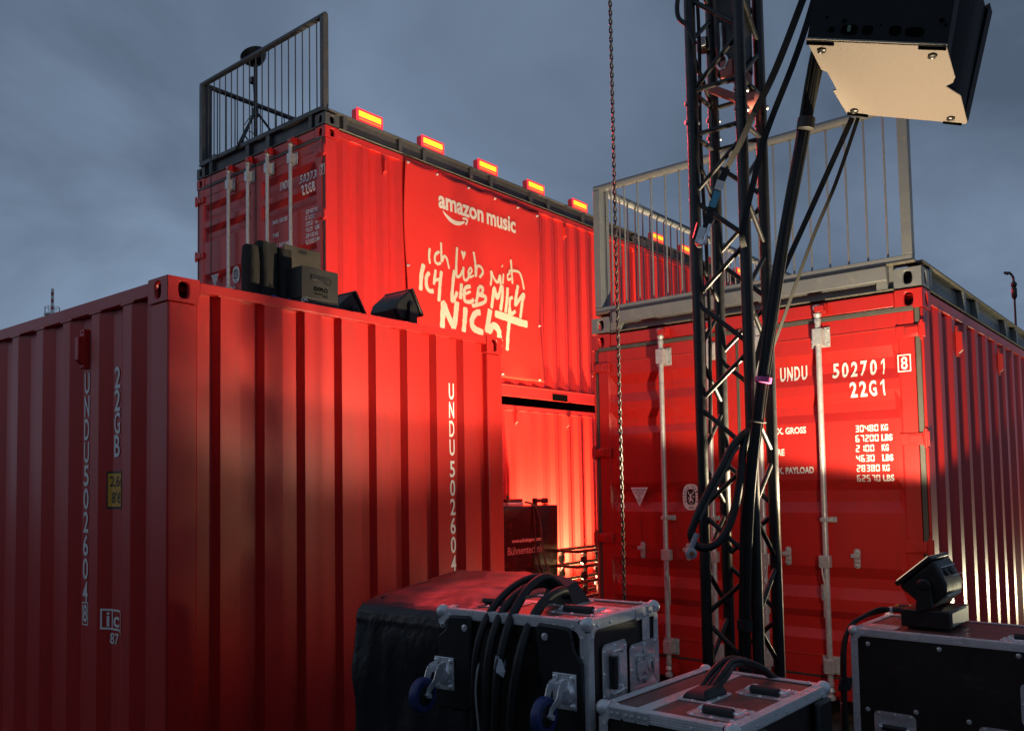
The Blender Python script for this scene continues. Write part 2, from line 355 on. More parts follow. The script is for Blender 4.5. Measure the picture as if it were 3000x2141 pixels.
def stroke2d(pts, w, jag=0.12, k=7):
    P = smoothpath([(p[0], p[1], 0) for p in pts], k); V, F = [], []
    n = len(P)
    for i, p in enumerate(P):
        d = (P[min(i + 1, n - 1)] - P[max(i - 1, 0)]).normalized(); q = Vector((-d.y, d.x, 0))
        ww = w * .5 * (1 + random.uniform(-jag, jag)) * (0.72 if i in (0, n - 1) else 1)
        V += [(p.x + q.x * ww, p.y + q.y * ww), (p.x - q.x * ww, p.y - q.y * ww)]
    F = [(2 * i, 2 * i + 1, 2 * i + 3, 2 * i + 2) for i in range(n - 1)]
    return V, F
def decal(name, vf, material, parent, mapper, scuts=(), zcuts=()):
    """flat lettering in (s, z) cut where the surface folds and laid on it by mapper(s, z)"""
    v, f = vf
    b = bmesh.new(); bv = [b.verts.new((p[0], p[1], 0)) for p in v]
    for q in f:
        try: b.faces.new([bv[i] for i in q])
        except ValueError: pass
    for cuts, nr in ((scuts, (1, 0, 0)), (zcuts, (0, 1, 0))):
        for c in cuts:
            co = (c, 0, 0) if nr[0] else (0, c, 0)
            bmesh.ops.bisect_plane(b, geom=b.verts[:] + b.edges[:] + b.faces[:], plane_co=co, plane_no=nr)
    for p in b.verts: p.co = mapper(p.co.x, p.co.y)
    me = bpy.data.meshes.new(name); b.to_mesh(me); b.free(); me.materials.append(material)
    o = bpy.data.objects.new(name, me); COL.objects.link(o); o.parent = parent
    return o

# ------------------------------------------------------------------ ground
g = MB(); N = 40
for i in range(N + 1):
    for j in range(N + 1):
        x = -400 + 800 * i / N; y = -100 + 900 * j / N; g.v.append((x, y, 0.0))
for i in range(N):
    for j in range(N): g.f.append((i * (N + 1) + j, (i + 1) * (N + 1) + j, (i + 1) * (N + 1) + j + 1, i * (N + 1) + j + 1))
tag(g.build('ground', ASPH, smooth=False), kind='structure')

# ------------------------------------------------------------------ shipping containers
CH, CW, CL = 2.591, 2.438, 6.058
YA, YB = 0.8989, 0.8858
def corr(s, start, pitch, fr, depth):
    """corrugation depth (<=0) at s; fr = outer, slope, inner, slope as fractions"""
    t = ((s - start) / pitch) % 1.0
    a, b_, c, d = fr
    if t < a: return 0.0
    if t < a + b_: return -depth * (t - a) / b_
    if t < a + b_ + c: return -depth
    return -depth * (1 - (t - a - b_ - c) / d)
def corr_breaks(s0, s1, start, pitch, fr):
    out = [s0]; k = math.floor((s0 - start) / pitch) - 1
    while True:
        base = start + k * pitch
        if base > s1: break
        for q in (0, fr[0], fr[0] + fr[1], fr[0] + fr[1] + fr[2]):
            x = base + q * pitch
            if s0 + 1e-4 < x < s1 - 1e-4: out.append(x)
        k += 1
    out.append(s1); return out
END_FR = (0.436, 0.076, 0.412, 0.076)
SIDE_FR = (0.25, 0.25, 0.25, 0.25)
class Faces:
    def __init__(s, Lx, Ly): s.Lx, s.Ly = Lx, Ly
    def x0(s): return lambda t, d, z: (-d, t, z)
    def y0(s): return lambda t, d, z: (t, -d, z)
    def x1(s): return lambda t, d, z: (s.Lx + d, t, z)
    def y1(s): return lambda t, d, z: (t, s.Ly + d, z)
def map_box(mb, F, s0, s1, d0, d1, z0, z1):
    P = [F(a, b, c) for c in (z0, z1) for (a, b) in ((s0, d0), (s1, d0), (s1, d1), (s0, d1))]
    mb.add(P, [(0, 3, 2, 1), (4, 5, 6, 7), (0, 1, 5, 4), (1, 2, 6, 5), (2, 3, 7, 6), (3, 0, 4, 7)])
def corrugated(mb, F, s0, s1, z0, z1, start, pitch, fr, depth, base=-0.004):
    br = corr_breaks(s0, s1, start, pitch, fr); o = len(mb.v)
    rows = [z0, z0 + (z1 - z0) * .35, z0 + (z1 - z0) * .7, z1]
    for z in rows:
        for s in br: mb.v.append(F(s, base + corr(s + 1e-7, start, pitch, fr, depth), z))
    n = len(br)
    for r in range(len(rows) - 1):
        for i in range(n - 1): mb.f.append((o + r * n + i, o + r * n + i + 1, o + (r + 1) * n + i + 1, o + (r + 1) * n + i))
def fitting(root, F1, F2, s1, s2, w1, w2, z0, material, hz=0.118, name='corner_fitting', top=True):
    """corner casting: F1 face spans s1..s1+w1, F2 face spans s2..s2+w2; oval hole in both"""
    mb = MB(); e = 0.002
    mb.plate_hole(F1(s1 + w1 / 2, e, z0 + hz / 2), Vector(F1(1, 0, 0)) - Vector(F1(0, 0, 0)), (0, 0, 1), w1 / 2, hz / 2, 0.026, 0.040, 0.02, cap=False)
    mb.plate_hole(F2(s2 + w2 / 2, e, z0 + hz / 2), Vector(F2(1, 0, 0)) - Vector(F2(0, 0, 0)), (0, 0, 1), w2 / 2, hz / 2, 0.026, 0.040, 0.02, cap=False)
    # fix tunnel directions: push every cavity vertex towards the inside of the block
    cen = (Vector(F1(s1 + w1 / 2, -0.08, z0 + hz / 2)) + Vector(F2(s2 + w2 / 2, -0.08, z0 + hz / 2))) / 2
    n = 24
    for blk, Fx in ((0, F1), (1, F2)):
        out = (Vector(Fx(0, 1, 0)) - Vector(Fx(0, 0, 0)))
        o = blk * 3 * n
        for i in range(n): mb.v[o + 2 * n + i] = tuple(Vector(mb.v[o + n + i]) - out * 0.018)
    xs = [p for i, p in enumerate(mb.v) if (i % (3 * n)) < n]
    x0, x1 = min(p[0] for p in xs), max(p[0] for p in xs); y0, y1 = min(p[1] for p in xs), max(p[1] for p in xs)
    # close top, bottom and the two hidden sides
    P = [(x0, y0, z0), (x1, y0, z0), (x1, y1, z0), (x0, y1, z0), (x0, y0, z0 + hz), (x1, y0, z0 + hz), (x1, y1, z0 + hz), (x0, y1, z0 + hz)]
    o = len(mb.v); mb.v += P; mb.f += [(o, o + 3, o + 2, o + 1), (o + 4, o + 5, o + 6, o + 7)]
    c = Vector(((x0 + x1) / 2, (y0 + y1) / 2, 0))
    for q, mid in (((0, 1, 5, 4), Vector((c.x, y0, 0))), ((1, 2, 6, 5), Vector((x1, c.y, 0))), ((2, 3, 7, 6), Vector((c.x, y1, 0))), ((3, 0, 4, 7), Vector((x0, c.y, 0)))):
        f1m = Vector(F1(s1 + w1 / 2, e, 0)); f2m = Vector(F2(s2 + w2 / 2, e, 0))
        if min((mid - f1m).length, (mid - f2m).length) > 0.03: mb.f.append(tuple(o + k for k in q))
    return mb.build(name, material, root, bevel=0.007, merge=True)

GROOVES = [(2.26, 2.19, 2.12, 2.05), (1.985, 1.92, 1.861, 1.803), (1.43, 1.36, 1.285, 1.215), (.87, .80, .736, .663), (.585, .535, .46, .40)]
def door_depth(z):
    for a, b_, c, d in GROOVES:
        if d <= z <= a:
            if z > b_: return -.034 * (a - z) / (a - b_)
            if z >= c: return -.034
            return -.034 * (z - d) / (c - d)
    return 0.0
DOORZ = sorted(x for q in GROOVES for x in q)
def door_map(F): return lambda s, z: F(s, door_depth(z) + 0.0035, z)

def door_end(root, F, marks, ro=0.0):
    """two leaves with gaskets, hinges, locking bars, handles and markings on face F (s = 0 at the near/right post when seen from outside)"""
    fr = MB()
    map_box(fr, F, 0.168, CW - .168, -.14, -.003, 2.492, 2.585)       # header
    fr.build('door_header', RED, root, bevel=0.006)
    sl = MB(); map_box(sl, F, 0.168, CW - .168, -.14, -.012, 0.02, 0.155); sl.build('door_sill', RED, root, bevel=0.006)
    for k, (a, b_) in enumerate(((0.056, 1.208), (1.230, CW - .056))):
        mb = MB(); zb_, zt_ = 0.172, 2.455
        ss = [a, a + .085, a + .097, a + .135, b_ - .135, b_ - .097, b_ - .085, b_]
        zs = [zb_, .30] + DOORZ + [2.36, zt_]
        zs = sorted(set(zs))
        o = len(mb.v)
        for z in zs:
            for i, s in enumerate(ss):
                q = 0.0 if i in (0, 1, 6, 7) else (0.25 if i in (2, 5) else 1.0)
                d = door_depth(z) * q - (0.005 if i in (2, 3, 4, 5) else 0)
                mb.v.append(F(s, d, z))
        n = len(ss)
        for r in range(len(zs) - 1):
            for i in range(n - 1): mb.f.append((o + r * n + i, o + r * n + i + 1, o + (r + 1) * n + i + 1, o + (r + 1) * n + i))
        # returns at the edges
        for s in (a, b_):
            mb.add([F(s, 0, zb_), F(s, -.05, zb_), F(s, -.05, zt_), F(s, 0, zt_)], [(0, 1, 2, 3)])
        for z in (zb_, zt_):
            mb.add([F(a, 0, z), F(b_, 0, z), F(b_, -.05, z), F(a, -.05, z)], [(0, 1, 2, 3)])
        mb.add([F(a, -.05, zb_), F(b_, -.05, zb_), F(b_, -.05, zt_), F(a, -.05, zt_)], [(0, 1, 2, 3)])
        door = mb.build('door', RED, root, smooth=False)
        wl = MB()
        for z in (2.36, 0.30): map_box(wl, F, a + .1, b_ - .1, -.004, .0015, z - .003, z + .003)
        wl.build('weld_seam', WELD, door)
        # rubber gasket round the leaf
        gk = MB()
        out_s = (0.022, 0.0535) if k == 0 else (CW - .0535, CW - .022)
        map_box(gk, F, out_s[0], out_s[1], -.04, -.008, .165, 2.488)
        mid = (1.2085, 1.2185) if k == 0 else (1.2195, 1.2295)
        map_box(gk, F, mid[0], mid[1], -.04, .004, .165, 2.457)
        map_box(gk, F, a - .0015, b_ + .0015, -.04, .003, 2.4575, 2.489)
        map_box(gk, F, a, b_, -.04, -.004, .158, .170)
        gk.build('gasket', RUBBER, door, bevel=0.004)
        # hinges
        for hz in (2.33, 1.667, 1.01, .36):
            h = MB(); e = a if k == 0 else b_; sg = 1 if k == 0 else -1
            def hb(s0, s1, d0, d1, z0, z1):
                p, q = e + sg * s0, e + sg * s1; map_box(h, F, min(p, q), max(p, q), d0, d1, z0, z1)
            hb(-.03, .105, .0005, .016, hz - .036, hz + .036); hb(-.03, .05, .017, .024, hz - .026, hz + .026)
            hb(-.068, -.031, -.005, .022, hz - .045, hz + .045)
            h.cyl(F(e - sg * .047, .016, hz - .062), F(e - sg * .047, .016, hz + .062), .011, n=10)
            h.build('hinge', RED, door, bevel=0.004)
        # locking bars
        for s in ((.628 + ro, 1.043 + ro) if k == 0 else (1.413 + ro, 1.796 + ro)):
            lb = MB(); d = .052
            lb.cyl(F(s, d, .12), F(s, d, 2.47), .0185, n=14)
            for z in (2.47, .12):
                sg = 1 if z > 1 else -1
                lb.lathe(F(s, d, z - sg * .02), (0, 0, sg), [(.022, 0), (.022, .02), (.016, .03), (.024, .04), (.026, .055), (.016, .065), (.016, .075), (.028, .085), (.028, .105), (.015, .115)], 12)
            bar_ = lb.build('locking_bar', GALV, door)
            for z0_, z1_ in ((2.29, 2.42), (.185, .30)):
                br = MB()
                map_box(br, F, s - .03, s + .03, .0015, .077, z0_ + .012, z1_ - .012)
                map_box(br, F, s - .062, s + .062, .002, .0085, z0_, z1_)
                for q in (-.05, .05):
                    for z in (z0_ + .02, z1_ - .02):
                        br.lathe(F(s + q, .0085, z), Vector(F(0, 1, 0)) - Vector(F(0, 0, 0)), [(.0095, 0), (.0095, .004), (.004, .008)], 8)
                br.build('bar_bracket', GALV, door, bevel=0.004)
            br = MB(); map_box(br, F, s - .062, s + .03, .002, .007, 1.155, 1.19); map_box(br, F, s - .024, s + .024, .007, .074, 1.160, 1.185)
            br.build('bar_guide', GALV, door, bevel=0.004)
            kp = MB(); kz = 2.535
            map_box(kp, F, s - .055, s - .03, .0, .06, kz - .03, kz + .035); map_box(kp, F, s - .055, s + .012, .068, .08, kz - .02, kz + .02)
            map_box(kp, F, s - .055, s - .045, .06, .08, kz - .02, kz + .02)
            kp.build('cam_keeper', RED, door, bevel=0.004)
            kp = MB(); map_box(kp, F, s - .055, s - .03, -.01, .06, .06, .125); kp.build('cam_keeper', RED, door, bevel=0.004)
            hd = MB(); sg = -1 if k == 0 else 1
            sg = 1 if s - ro in (.628, 1.413) or abs(s - ro - .628) < .01 or abs(s - ro - 1.413) < .01 else -1
            hd.obox(F(s + sg * .006, d, .905), Vector(F(.034, 0, 0)) - Vector(F(0, 0, 0)), Vector(F(0, .026, 0)) - Vector(F(0, 0, 0)), (0, 0, .038))
            pts = [F(s + sg * .028, d + .014, .90), F(s + sg * .020, d + .022, .83), F(s + sg * .012, d + .026, .79), F(s + sg * .006, d + .030, .77), F(s + sg * .020, d + .024, .73), F(s + sg * .016, d + .014, .67), F(s + sg * .018, d + .006, .585)]
            hd.tube(smoothpath(pts, 4), .010, 6, ry=.005)
            hd.obox(F(s + sg * .018, d + .012, .71), Vector(F(.014, 0, 0)) - Vector(F(0, 0, 0)), Vector(F(0, .006, 0)) - Vector(F(0, 0, 0)), (0, 0, .05))
            hd.obox(F(s + sg * .02, d, .62), Vector(F(.008, 0, 0)) - Vector(F(0, 0, 0)), Vector(F(0, .004, 0)) - Vector(F(0, 0, 0)), (0, 0, .075))
            hd.build('door_handle', GALV, door, bevel=0.003)
        # handle catches
        for s in ((.448, .897) if k == 0 else (1.64, 2.02)):
            hc = MB(); nrm = Vector(F(0, 1, 0)) - Vector(F(0, 0, 0))
            poly = []
            for i in range(16):
                t = 2 * math.pi * i / 16
                poly.append(F(s + .021 * math.cos(t), .002, .928 + (.042 if math.sin(t) > 0 else -.042) + .021 * math.sin(t)))
            hc.prism(poly, nrm * .006)
            hc.lathe(F(s, .008, .972), nrm, [(.011, 0), (.011, .006), (.006, .01)], 10)
            hc.lathe(F(s, .008, .885), nrm, [(.011, 0), (.011, .006), (.006, .01)], 10)
            hc.obox(F(s + .006, .02, .945), Vector(F(.026, 0, 0)) - Vector(F(0, 0, 0)), nrm * .012, (0, 0, .013))
            hc.obox(F(s - .004, .014, .912), Vector(F(.013, 0, 0)) - Vector(F(0, 0, 0)), nrm * .008, (0, 0, .008))
            hc.build('handle_catch', GALV, door, bevel=0.003)
        if k == 0: marks(door, F)
        else: stickers(door, F)
    return

def flipx(vf, s_left): return [(s_left - p[0], p[1]) for p in vf[0]], vf[1]
def stickers(door, F):
    M = door_map(F); nrm = Vector(F(0, 1, 0)) - Vector(F(0, 0, 0))
    # s runs right-to-left seen from outside
    t = MB(); t.prism([F(2.115, .0008, 1.396), F(1.965, .0008, 1.396), F(2.04, .0008, 1.254)], nrm * .0018)
    st = t.build('sticker', WHITE, door, smooth=False)
    rows = [('ATTENTION', .115, 1.377, .014), ('THIS CONTAINER', .085, 1.362, .008), ('MUST BE REPAIRED', .078, 1.350, .008), ('ONLY', .032, 1.336, .010), ('WITH', .026, 1.322, .008), ('CORTEN', .040, 1.306, .011), ('STEEL', .022, 1.293, .009)]
    vf = join2d(*[fit(text2d(b, .01), -w / 2, w / 2, z - h / 2, z + h / 2) for b, w, z, h in rows])
    vf = ([(2.04 - p[0], p[1]) for p in vf[0]], vf[1])
    decal('lettering', vf, BLACKINK, st, lambda s, z: F(s, .0036, z))
    o = MB(); ring = []
    for i in range(32):
        a = 2 * math.pi * i / 32; ca, sa = math.cos(a), math.sin(a); p = (abs(ca) ** 2.8 + abs(sa) ** 2.8) ** (-1 / 2.8)
        ring.append(F(1.607 + .066 * ca * p, .0008 , 1.322 + .094 * sa * p))
    o.prism(ring, nrm * .0018); so = o.build('sticker', WHITE, door, smooth=False)
    cx, cz = 1.607, 1.322
    dark = MB(); ring = []
    for i in range(28):
        a = 2 * math.pi * i / 28; ca, sa = math.cos(a), math.sin(a); p = (abs(ca) ** 3.2 + abs(sa) ** 3.2) ** (-1 / 3.2)
        ring.append(F(cx + .036 * ca * p, .0030, cz + .057 * sa * p))
    dark.prism(ring, nrm * .0008); dark.build('emblem_field', BLACKINK, so, smooth=False)
    # stylised seated figure with raised arm and the ring of words
    vfs = [stroke2d([(0, -.03), (-.004, 0), (.002, .02)], .012), stroke2d([(.002, .015), (.018, .030), (.02, .044)], .007), stroke2d([(-.002, .012), (-.016, .022), (-.02, .04)], .006),
           stroke2d([(-.002, -.01), (.012, -.022), (.016, -.038)], .007), stroke2d([(-.002, -.01), (-.012, -.026), (-.016, -.040)], .007), stroke2d([(0, .030), (.001, .031)], .012),
           stroke2d([(-.024, -.004), (-.012, -.004)], .004), stroke2d([(.012, -.004), (.026, -.004)], .004), stroke2d([(-.024, -.012), (-.014, -.016)], .005), stroke2d([(.016, .006), (.026, .004)], .008), stroke2d([(-.012, -.048), (.014, -.048)], .005)]
    vf = join2d(*vfs); vf = ([(cx - p[0], cz + p[1]) for p in vf[0]], vf[1])
    decal('emblem', vf, WHITE, so, lambda s, z: F(s, .0045, z))
    allv = []
    word = 'BUREAU VERITAS'
    for i, ch in enumerate(word):
        if ch == ' ': continue
        a = R(205 - i * 230 / (len(word) - 1)); v, f = fit(text2d(ch, .02), -.005, .005, -.008, .008)
        px_, pz_ = .051 * math.cos(a), .078 * math.sin(a); rot = a - math.pi / 2
        allv.append(([(px_ + p[0] * math.cos(rot) - p[1] * math.sin(rot), pz_ + p[0] * math.sin(rot) + p[1] * math.cos(rot)) for p in v], f))
    allv.append(fit(text2d('1828', .02), -.020, .020, -.083, -.068))
    vf = join2d(*allv); vf = ([(cx - p[0], cz + p[1]) for p in vf[0]], vf[1])
    decal('lettering', vf, BLACKINK, so, lambda s, z: F(s, .0036, z))
    pl = MB(); map_box(pl, F, 2.03, 2.175, .0008, .003, .96, 1.17); pl.build('data_plate', RED, door, bevel=.002)

def marks_for(num, code, chk, dy, rows):
    def fn(door, F):
        M = door_map(F)
        def lay(vf):
            decal('lettering', ([(-p[0], p[1]) for p in vf[0]], vf[1]), WHITE, door, M, zcuts=DOORZ)
        def put(body, sl, sr, z0, z1, bold=.030, extra=None):
            vf = fit(text2d(body, bold), -sl, -sr, z0, z1)
            lay(join2d(vf, extra) if extra else vf)
        lay(mono('UNDU', -(.925 + dy), -(.739 + dy), 2.093, 2.190, gw=.78)); lay(mono(num, -(.569 + dy), -(.234 + dy), 2.083, 2.182, gw=.70)); lay(mono(code, -(.455 + dy * .55), -(.230 + dy * .55), 1.950, 2.048, gw=.74))
        put('MAX. GROSS', 1.01 + dy, .748 + dy, 1.737, 1.782, .035); put('TARE', 1.01 + dy, .90 + dy, 1.595, 1.640, .035); put('MAX. PAYLOAD', 1.01 + dy, .705 + dy, 1.472, 1.517, .035)
        z = 1.748
        for val, unit in rows:
            put(unit, .272 + dy, .272 + dy - (.042 if unit == 'KG' else .066), z - .021, z + .021, .035, seg7(val, -.431 - dy, z - .021, .043, .024, .0295, .0072)); z -= .0628
        q = dy * .66
        v, f = join2d(frame2d(-.158 - q, -.080 - q, 2.083, 2.190, .007), fit(text2d(chk, .016), -.139 - q, -.100 - q, 2.097, 2.176))
        decal('check_digit', ([(-p[0], p[1]) for p in v], f), WHITE, door, lambda s, z: F(s, .0035, z))
    return fn

def vents(root, F, positions, z=2.40):
    for s in positions:
        v = MB(); map_box(v, F, s - .022, s + .022, -.03, .006, z - .105, z + .105)
        v.add([F(s - .02, .006, z + .07), F(s + .02, .006, z + .07), F(s + .02, .034, z + .06), F(s - .02, .034, z + .06), F(s - .02, .034, z - .06), F(s + .02, .034, z - .06), F(s + .02, .006, z - .085), F(s - .02, .006, z - .085)],
              [(0, 1, 2, 3), (3, 2, 5, 4), (4, 5, 6, 7), (0, 3, 4, 7), (1, 6, 5, 2)])
        for zz_ in (z + .09, z - .097): v.lathe(F(s, .006, zz_), Vector(F(0, 1, 0)) - Vector(F(0, 0, 0)), [(.009, 0), (.006, .005)], 8)
        v.build('vent_cover', RED, root, bevel=.004)

def container(label, loc, yaw, ends, pitch_side, start_side, doors=None, group='red shipping containers', ro=0.0):
    """ends 'x': the two 2.438 m ends are the x0/x1 faces; 'y': they are the y0/y1 faces"""
    root = thing('shipping_container', label, 'shipping container', loc, yaw, group)
    Lx, Ly = (CL, CW) if ends == 'x' else (CW, CL)
    FA = Faces(Lx, Ly); fx0, fy0, fx1, fy1 = FA.x0(), FA.y0(), FA.x1(), FA.y1()
    w_end, w_side = .162, .178
    wx, wy = (w_side, w_end) if ends == 'x' else (w_end, w_side)      # extent of a fitting along x and along y
    for z0 in (0, CH - .118):
        fitting(root, fx0, fy0, 0, 0, wy, wx, z0, RED); fitting(root, fx0, fy1, Ly - wy, 0, wy, wx, z0, RED)
        fitting(root, fx1, fy0, 0, Lx - wx, wy, wx, z0, RED); fitting(root, fx1, fy1, Ly - wy, Lx - wx, wy, wx, z0, RED)
    # corner posts
    px_ = .156
    for ix, iy in ((0, 0), (1, 0), (0, 1), (1, 1)):
        p = MB(); dx0 = .0 if ends == 'y' else 0
        wxx, wyy = (px_, px_)
        if doors and ends == 'x' and ix == 0: wyy = .0205; wxx = .155
        x0 = 0.003 if ix == 0 else Lx - wxx; x1 = wxx if ix == 0 else Lx - .003
        y0 = 0.003 if iy == 0 else Ly - wyy; y1 = wyy if iy == 0 else Ly - .003
        p.box(x0, x1, y0, y1, .119, CH - .119)
        if doors and ends == 'x' and ix == 0:
            ya, yb = (.0206, .053) if iy == 0 else (Ly - .053, Ly - .0206)
            p.box(.042, .155, ya, yb, .119, CH - .119)
        p.build('corner_post', RED, root, bevel=.009)
    # rails
    def rail(F, a, b_, top, name):
        r = MB()
        if top == 'end': map_box(r, F, a, b_, -.07, .0, 2.532, 2.583)
        elif top == 'side': map_box(r, F, a, b_, -.06, .0, 2.512, 2.580)
        else:
            map_box(r, F, a, b_, -.05, -.001, .016, .160); map_box(r, F, a, b_, -.05, .012, .150, .166)
        return r.build(name, RED, root, bevel=.005)
    endf = (fx0, fx1) if ends == 'x' else (fy0, fy1); sidef = (fy0, fy1) if ends == 'x' else (fx0, fx1)
    for i, F in enumerate(endf):
        if doors and i == 0: continue
        rail(F, w_end + .001, CW - w_end - .001, 'end', 'top_rail'); rail(F, w_end + .001, CW - w_end - .001, 'bottom', 'bottom_rail')
        mb = MB(); corrugated(mb, F, .150, CW - .150, .15, 2.55, .278, .2525, END_FR, .0456)
        mb.build('end_wall', RED, root, smooth=False)
        # weld bead under the top rail
        w = MB()
        for k in range(8):
            s0 = .278 + k * .2525
            if s0 + .11 < CW - .165: w.bar(F(s0 - .018, .0, 2.531), F(s0 + .118, .0, 2.531), .006, .006)
        w.build('weld_seam', WELD, root)
    for F in sidef:
        rail(F, w_side + .001, CL - w_side - .001, 'side', 'top_rail'); rail(F, w_side + .001, CL - w_side - .001, 'bottom', 'bottom_rail')
        mb = MB(); corrugated(mb, F, .150, CL - .150, .155, 2.54, start_side, pitch_side, SIDE_FR, .036)
        mb.build('side_wall', RED, root, smooth=False)
        w = MB(); k = 0; random.seed(3)
        while start_side + k * pitch_side + .12 < CL - .2:
            s0 = start_side + k * pitch_side
            w.bar(F(s0 - .03, .0, 2.511), F(s0 + .10, .0, 2.511 + random.uniform(-.002, .002)), .006, .007); k += 1
        w.build('weld_seam', WELD, root)
    for F in sidef:
        for s in (2.10, 3.895):
            q = MB(); map_box(q, F, s - .17, s + .17, -.04, .0015, .0175, .108); q.build('forklift_pocket', HOLE, root)
    rf = MB(); 
    if ends == 'x': rf.box(.08, Lx - .08, .05, Ly - .05, 2.545, 2.572)
    else: rf.box(.05, Lx - .05, .08, Ly - .08, 2.545, 2.572)
    rf.build('roof', RED, root)
    fl = MB(); fl.box(.05, Lx - .05, .05, Ly - .05, .10, .148); fl.build('floor', WOOD, root)
    if doors: door_end(root, fx0, doors, ro)
    return root, fx0, fy0

LB = Vector((-1.9502, 8.5058, 0)); LD = Vector((2.4507, 5.1644, .1463)); LA = Vector((-1.6499, 3.9634, 0))
ub = Vector((math.cos(YB), math.sin(YB), 0)); vb = Vector((-math.sin(YB), math.cos(YB), 0))
ZB = 2.591 + .0834
rows_d = [('30480', 'KG'), ('67200', 'LBS'), ('2100', 'KG'), ('4630', 'LBS'), ('28380', 'KG'), ('62570', 'LBS')]
rows_b = [('30480', 'KG'), ('67200', 'LBS'), ('2050', 'KG'), ('4520', 'LBS'), ('28430', 'KG'), ('62680', 'LBS')]
# right-hand container, door end to the viewer
D, dx0, dy0 = container('red container on the right with galvanised locking bars, marked 502701 22G1, under grey railings', LD, YB, 'x', .352, .378, marks_for('502701', '22G1', '8', 0.0, rows_d))
vents(D, dy0, (.86, 2.27), 2.36)
# upper rear container carrying the banner
B, bx0, by0 = container('red container stacked on the upper storey, marked 502733 22GB, carrying the banner', LB + Vector((0, 0, ZB)), YB, 'x', .272, .225, marks_for('502733', '22GB', '7', -.11, rows_b), ro=-.115)
vents(B, by0, (.785, 4.065), 2.375)
# below it
Cc, cx0, cy0 = container('red container at ground level under the bannered one, glowing orange near its base', LB, YB, 'x', .272, .225, marks_for('502733', '22GB', '7', -.11, rows_b), ro=-.115)
vents(Cc, cy0, (2.95, 4.05), 2.43)
for o in list(Cc.children_recursive):
    if o.name.startswith(('lettering', 'check_digit', 'sticker', 'emblem')) and False: pass
# the next pair along the row
off = ub * (CL + .02)
B2, b2x, b2y = container('red container seen behind the right railing, next along the upper storey', LB + off + Vector((0, 0, ZB)), YB, 'x', .272, .225)
# left-hand foreground container, blank end to the viewer
A, ax0, ay0 = container('red container in the left foreground, marked UNDU 502604 8 down its side and end', LA, YA, 'y', .336, .347)
vents(A, ax0, (.855,), 2.335)
SD = lambda s: -.004 + corr(s, .347, .336, SIDE_FR, .036)
ED = lambda s: -.004 + corr(s, .278, .2525, END_FR, .0456)
def column(chars, sc, w, z_top, h, pitch, gap_after=None, gap=0.0):
    out = []; z = z_top
    for i, ch in enumerate(chars):
        ww = w * (.35 if ch in '1I' else 1)
        out.append(fit(text2d(ch, .016), sc - ww / 2, sc + ww / 2, z - h, z)); z -= pitch
        if gap_after is not None and i == gap_after: z -= gap
    return out
# on the long side (s runs right-to-left seen from outside)
M_side = lambda s, z: ax0(-s, SD(-s) + .0035, z)
cuts = [-(.347 + .336 * (k + q)) for k in range(3) for q in (0, .25, .5, .75)]
for vf in (column('UNDU502604', -.884, .056, 2.214, .112, .1225), column('8', -.884, .044, .992, .093, .1) + [frame2d(-.916, -.851, .884, 1.004, .006)], column('22GB', -.552, .058, 2.217, .112, .1165)):
    decal('lettering', join2d(*vf), WHITE, A, M_side, scuts=cuts)
# height sticker folded over the corrugation
def quad2d(s0, s1, z0, z1): return [(s0, z0), (s1, z0), (s1, z1), (s0, z1)], [(0, 1, 2, 3)]
hs = decal('height_sticker', quad2d(-.632, -.440, 1.494, 1.684), BLACKINK, A, lambda s, z: ax0(-s, SD(-s) + .0025, z), scuts=cuts)
decal('sticker_field', quad2d(-.622, -.450, 1.505, 1.673), YELLOW, hs, lambda s, z: ax0(-s, SD(-s) + .0038, z), scuts=cuts)
vf = [fit(text2d('2,6m', .012), -.612, -.462, 1.598, 1.660), fit(text2d("8'6\"", .012), -.600, -.475, 1.522, 1.580)]
decal('lettering', join2d(*vf), BLACKINK, hs, lambda s, z: ax0(-s, SD(-s) + .005, z), scuts=cuts)
vf = [frame2d(-.660, -.43, .886, .990, .010), fit(text2d('i', .02), -.625, -.607, .902, .974), fit(text2d('c', .02), -.575, -.515, .902, .955), quad2d(-.592, -.582, .892, .984), fit(text2d('87', .015), -.605, -.520, .815, .872)]
decal('lettering', join2d(*vf), WHITE, A, M_side, scuts=cuts)
# on the end
cuts_e = [.278 + .2525 * (k + q) for k in range(9) for q in (0, .436, .512, .924)]
vf = column('UNDU502604', 1.972, .047, 2.244, .106, .1215, 3, .018) + column('8', 1.972, .044, .985, .08, .1) + [frame2d(1.94, 2.004, .885, 1.005, .006)]
decal('lettering', join2d(*vf), WHITE, A, lambda s, z: ay0(s, ED(s) + .0035, z), scuts=cuts_e)
# stacking cones between storeys, timber under the right container
for i, (x, y) in enumerate(((.08, .08), (.08, CW - .08), (CL - .08, .08), (CL - .08, CW - .08))):
    c = MB(); c.box(-.06, .06, -.05, .05, 2.592, 2.673)
    o = c.build('twist_lock', FRAMED, Cc, bevel=.008, loc=(x, y, 0))
for x in (.25, 2.2, 4.0, 5.8):
    w = MB(); w.box(-.10, .10, -1.22, 1.22, 0.0, .145)
    o = w.build('timber_block', WOOD, None, bevel=.006)
    o.location = Vector((LD.x, LD.y, 0)) + ub * x + vb * 1.219; o.rotation_euler = (0, 0, YB)
    tag(o, 'dark timber bearer lying under the right red container', 'timber', 'timber bearers under the right container')

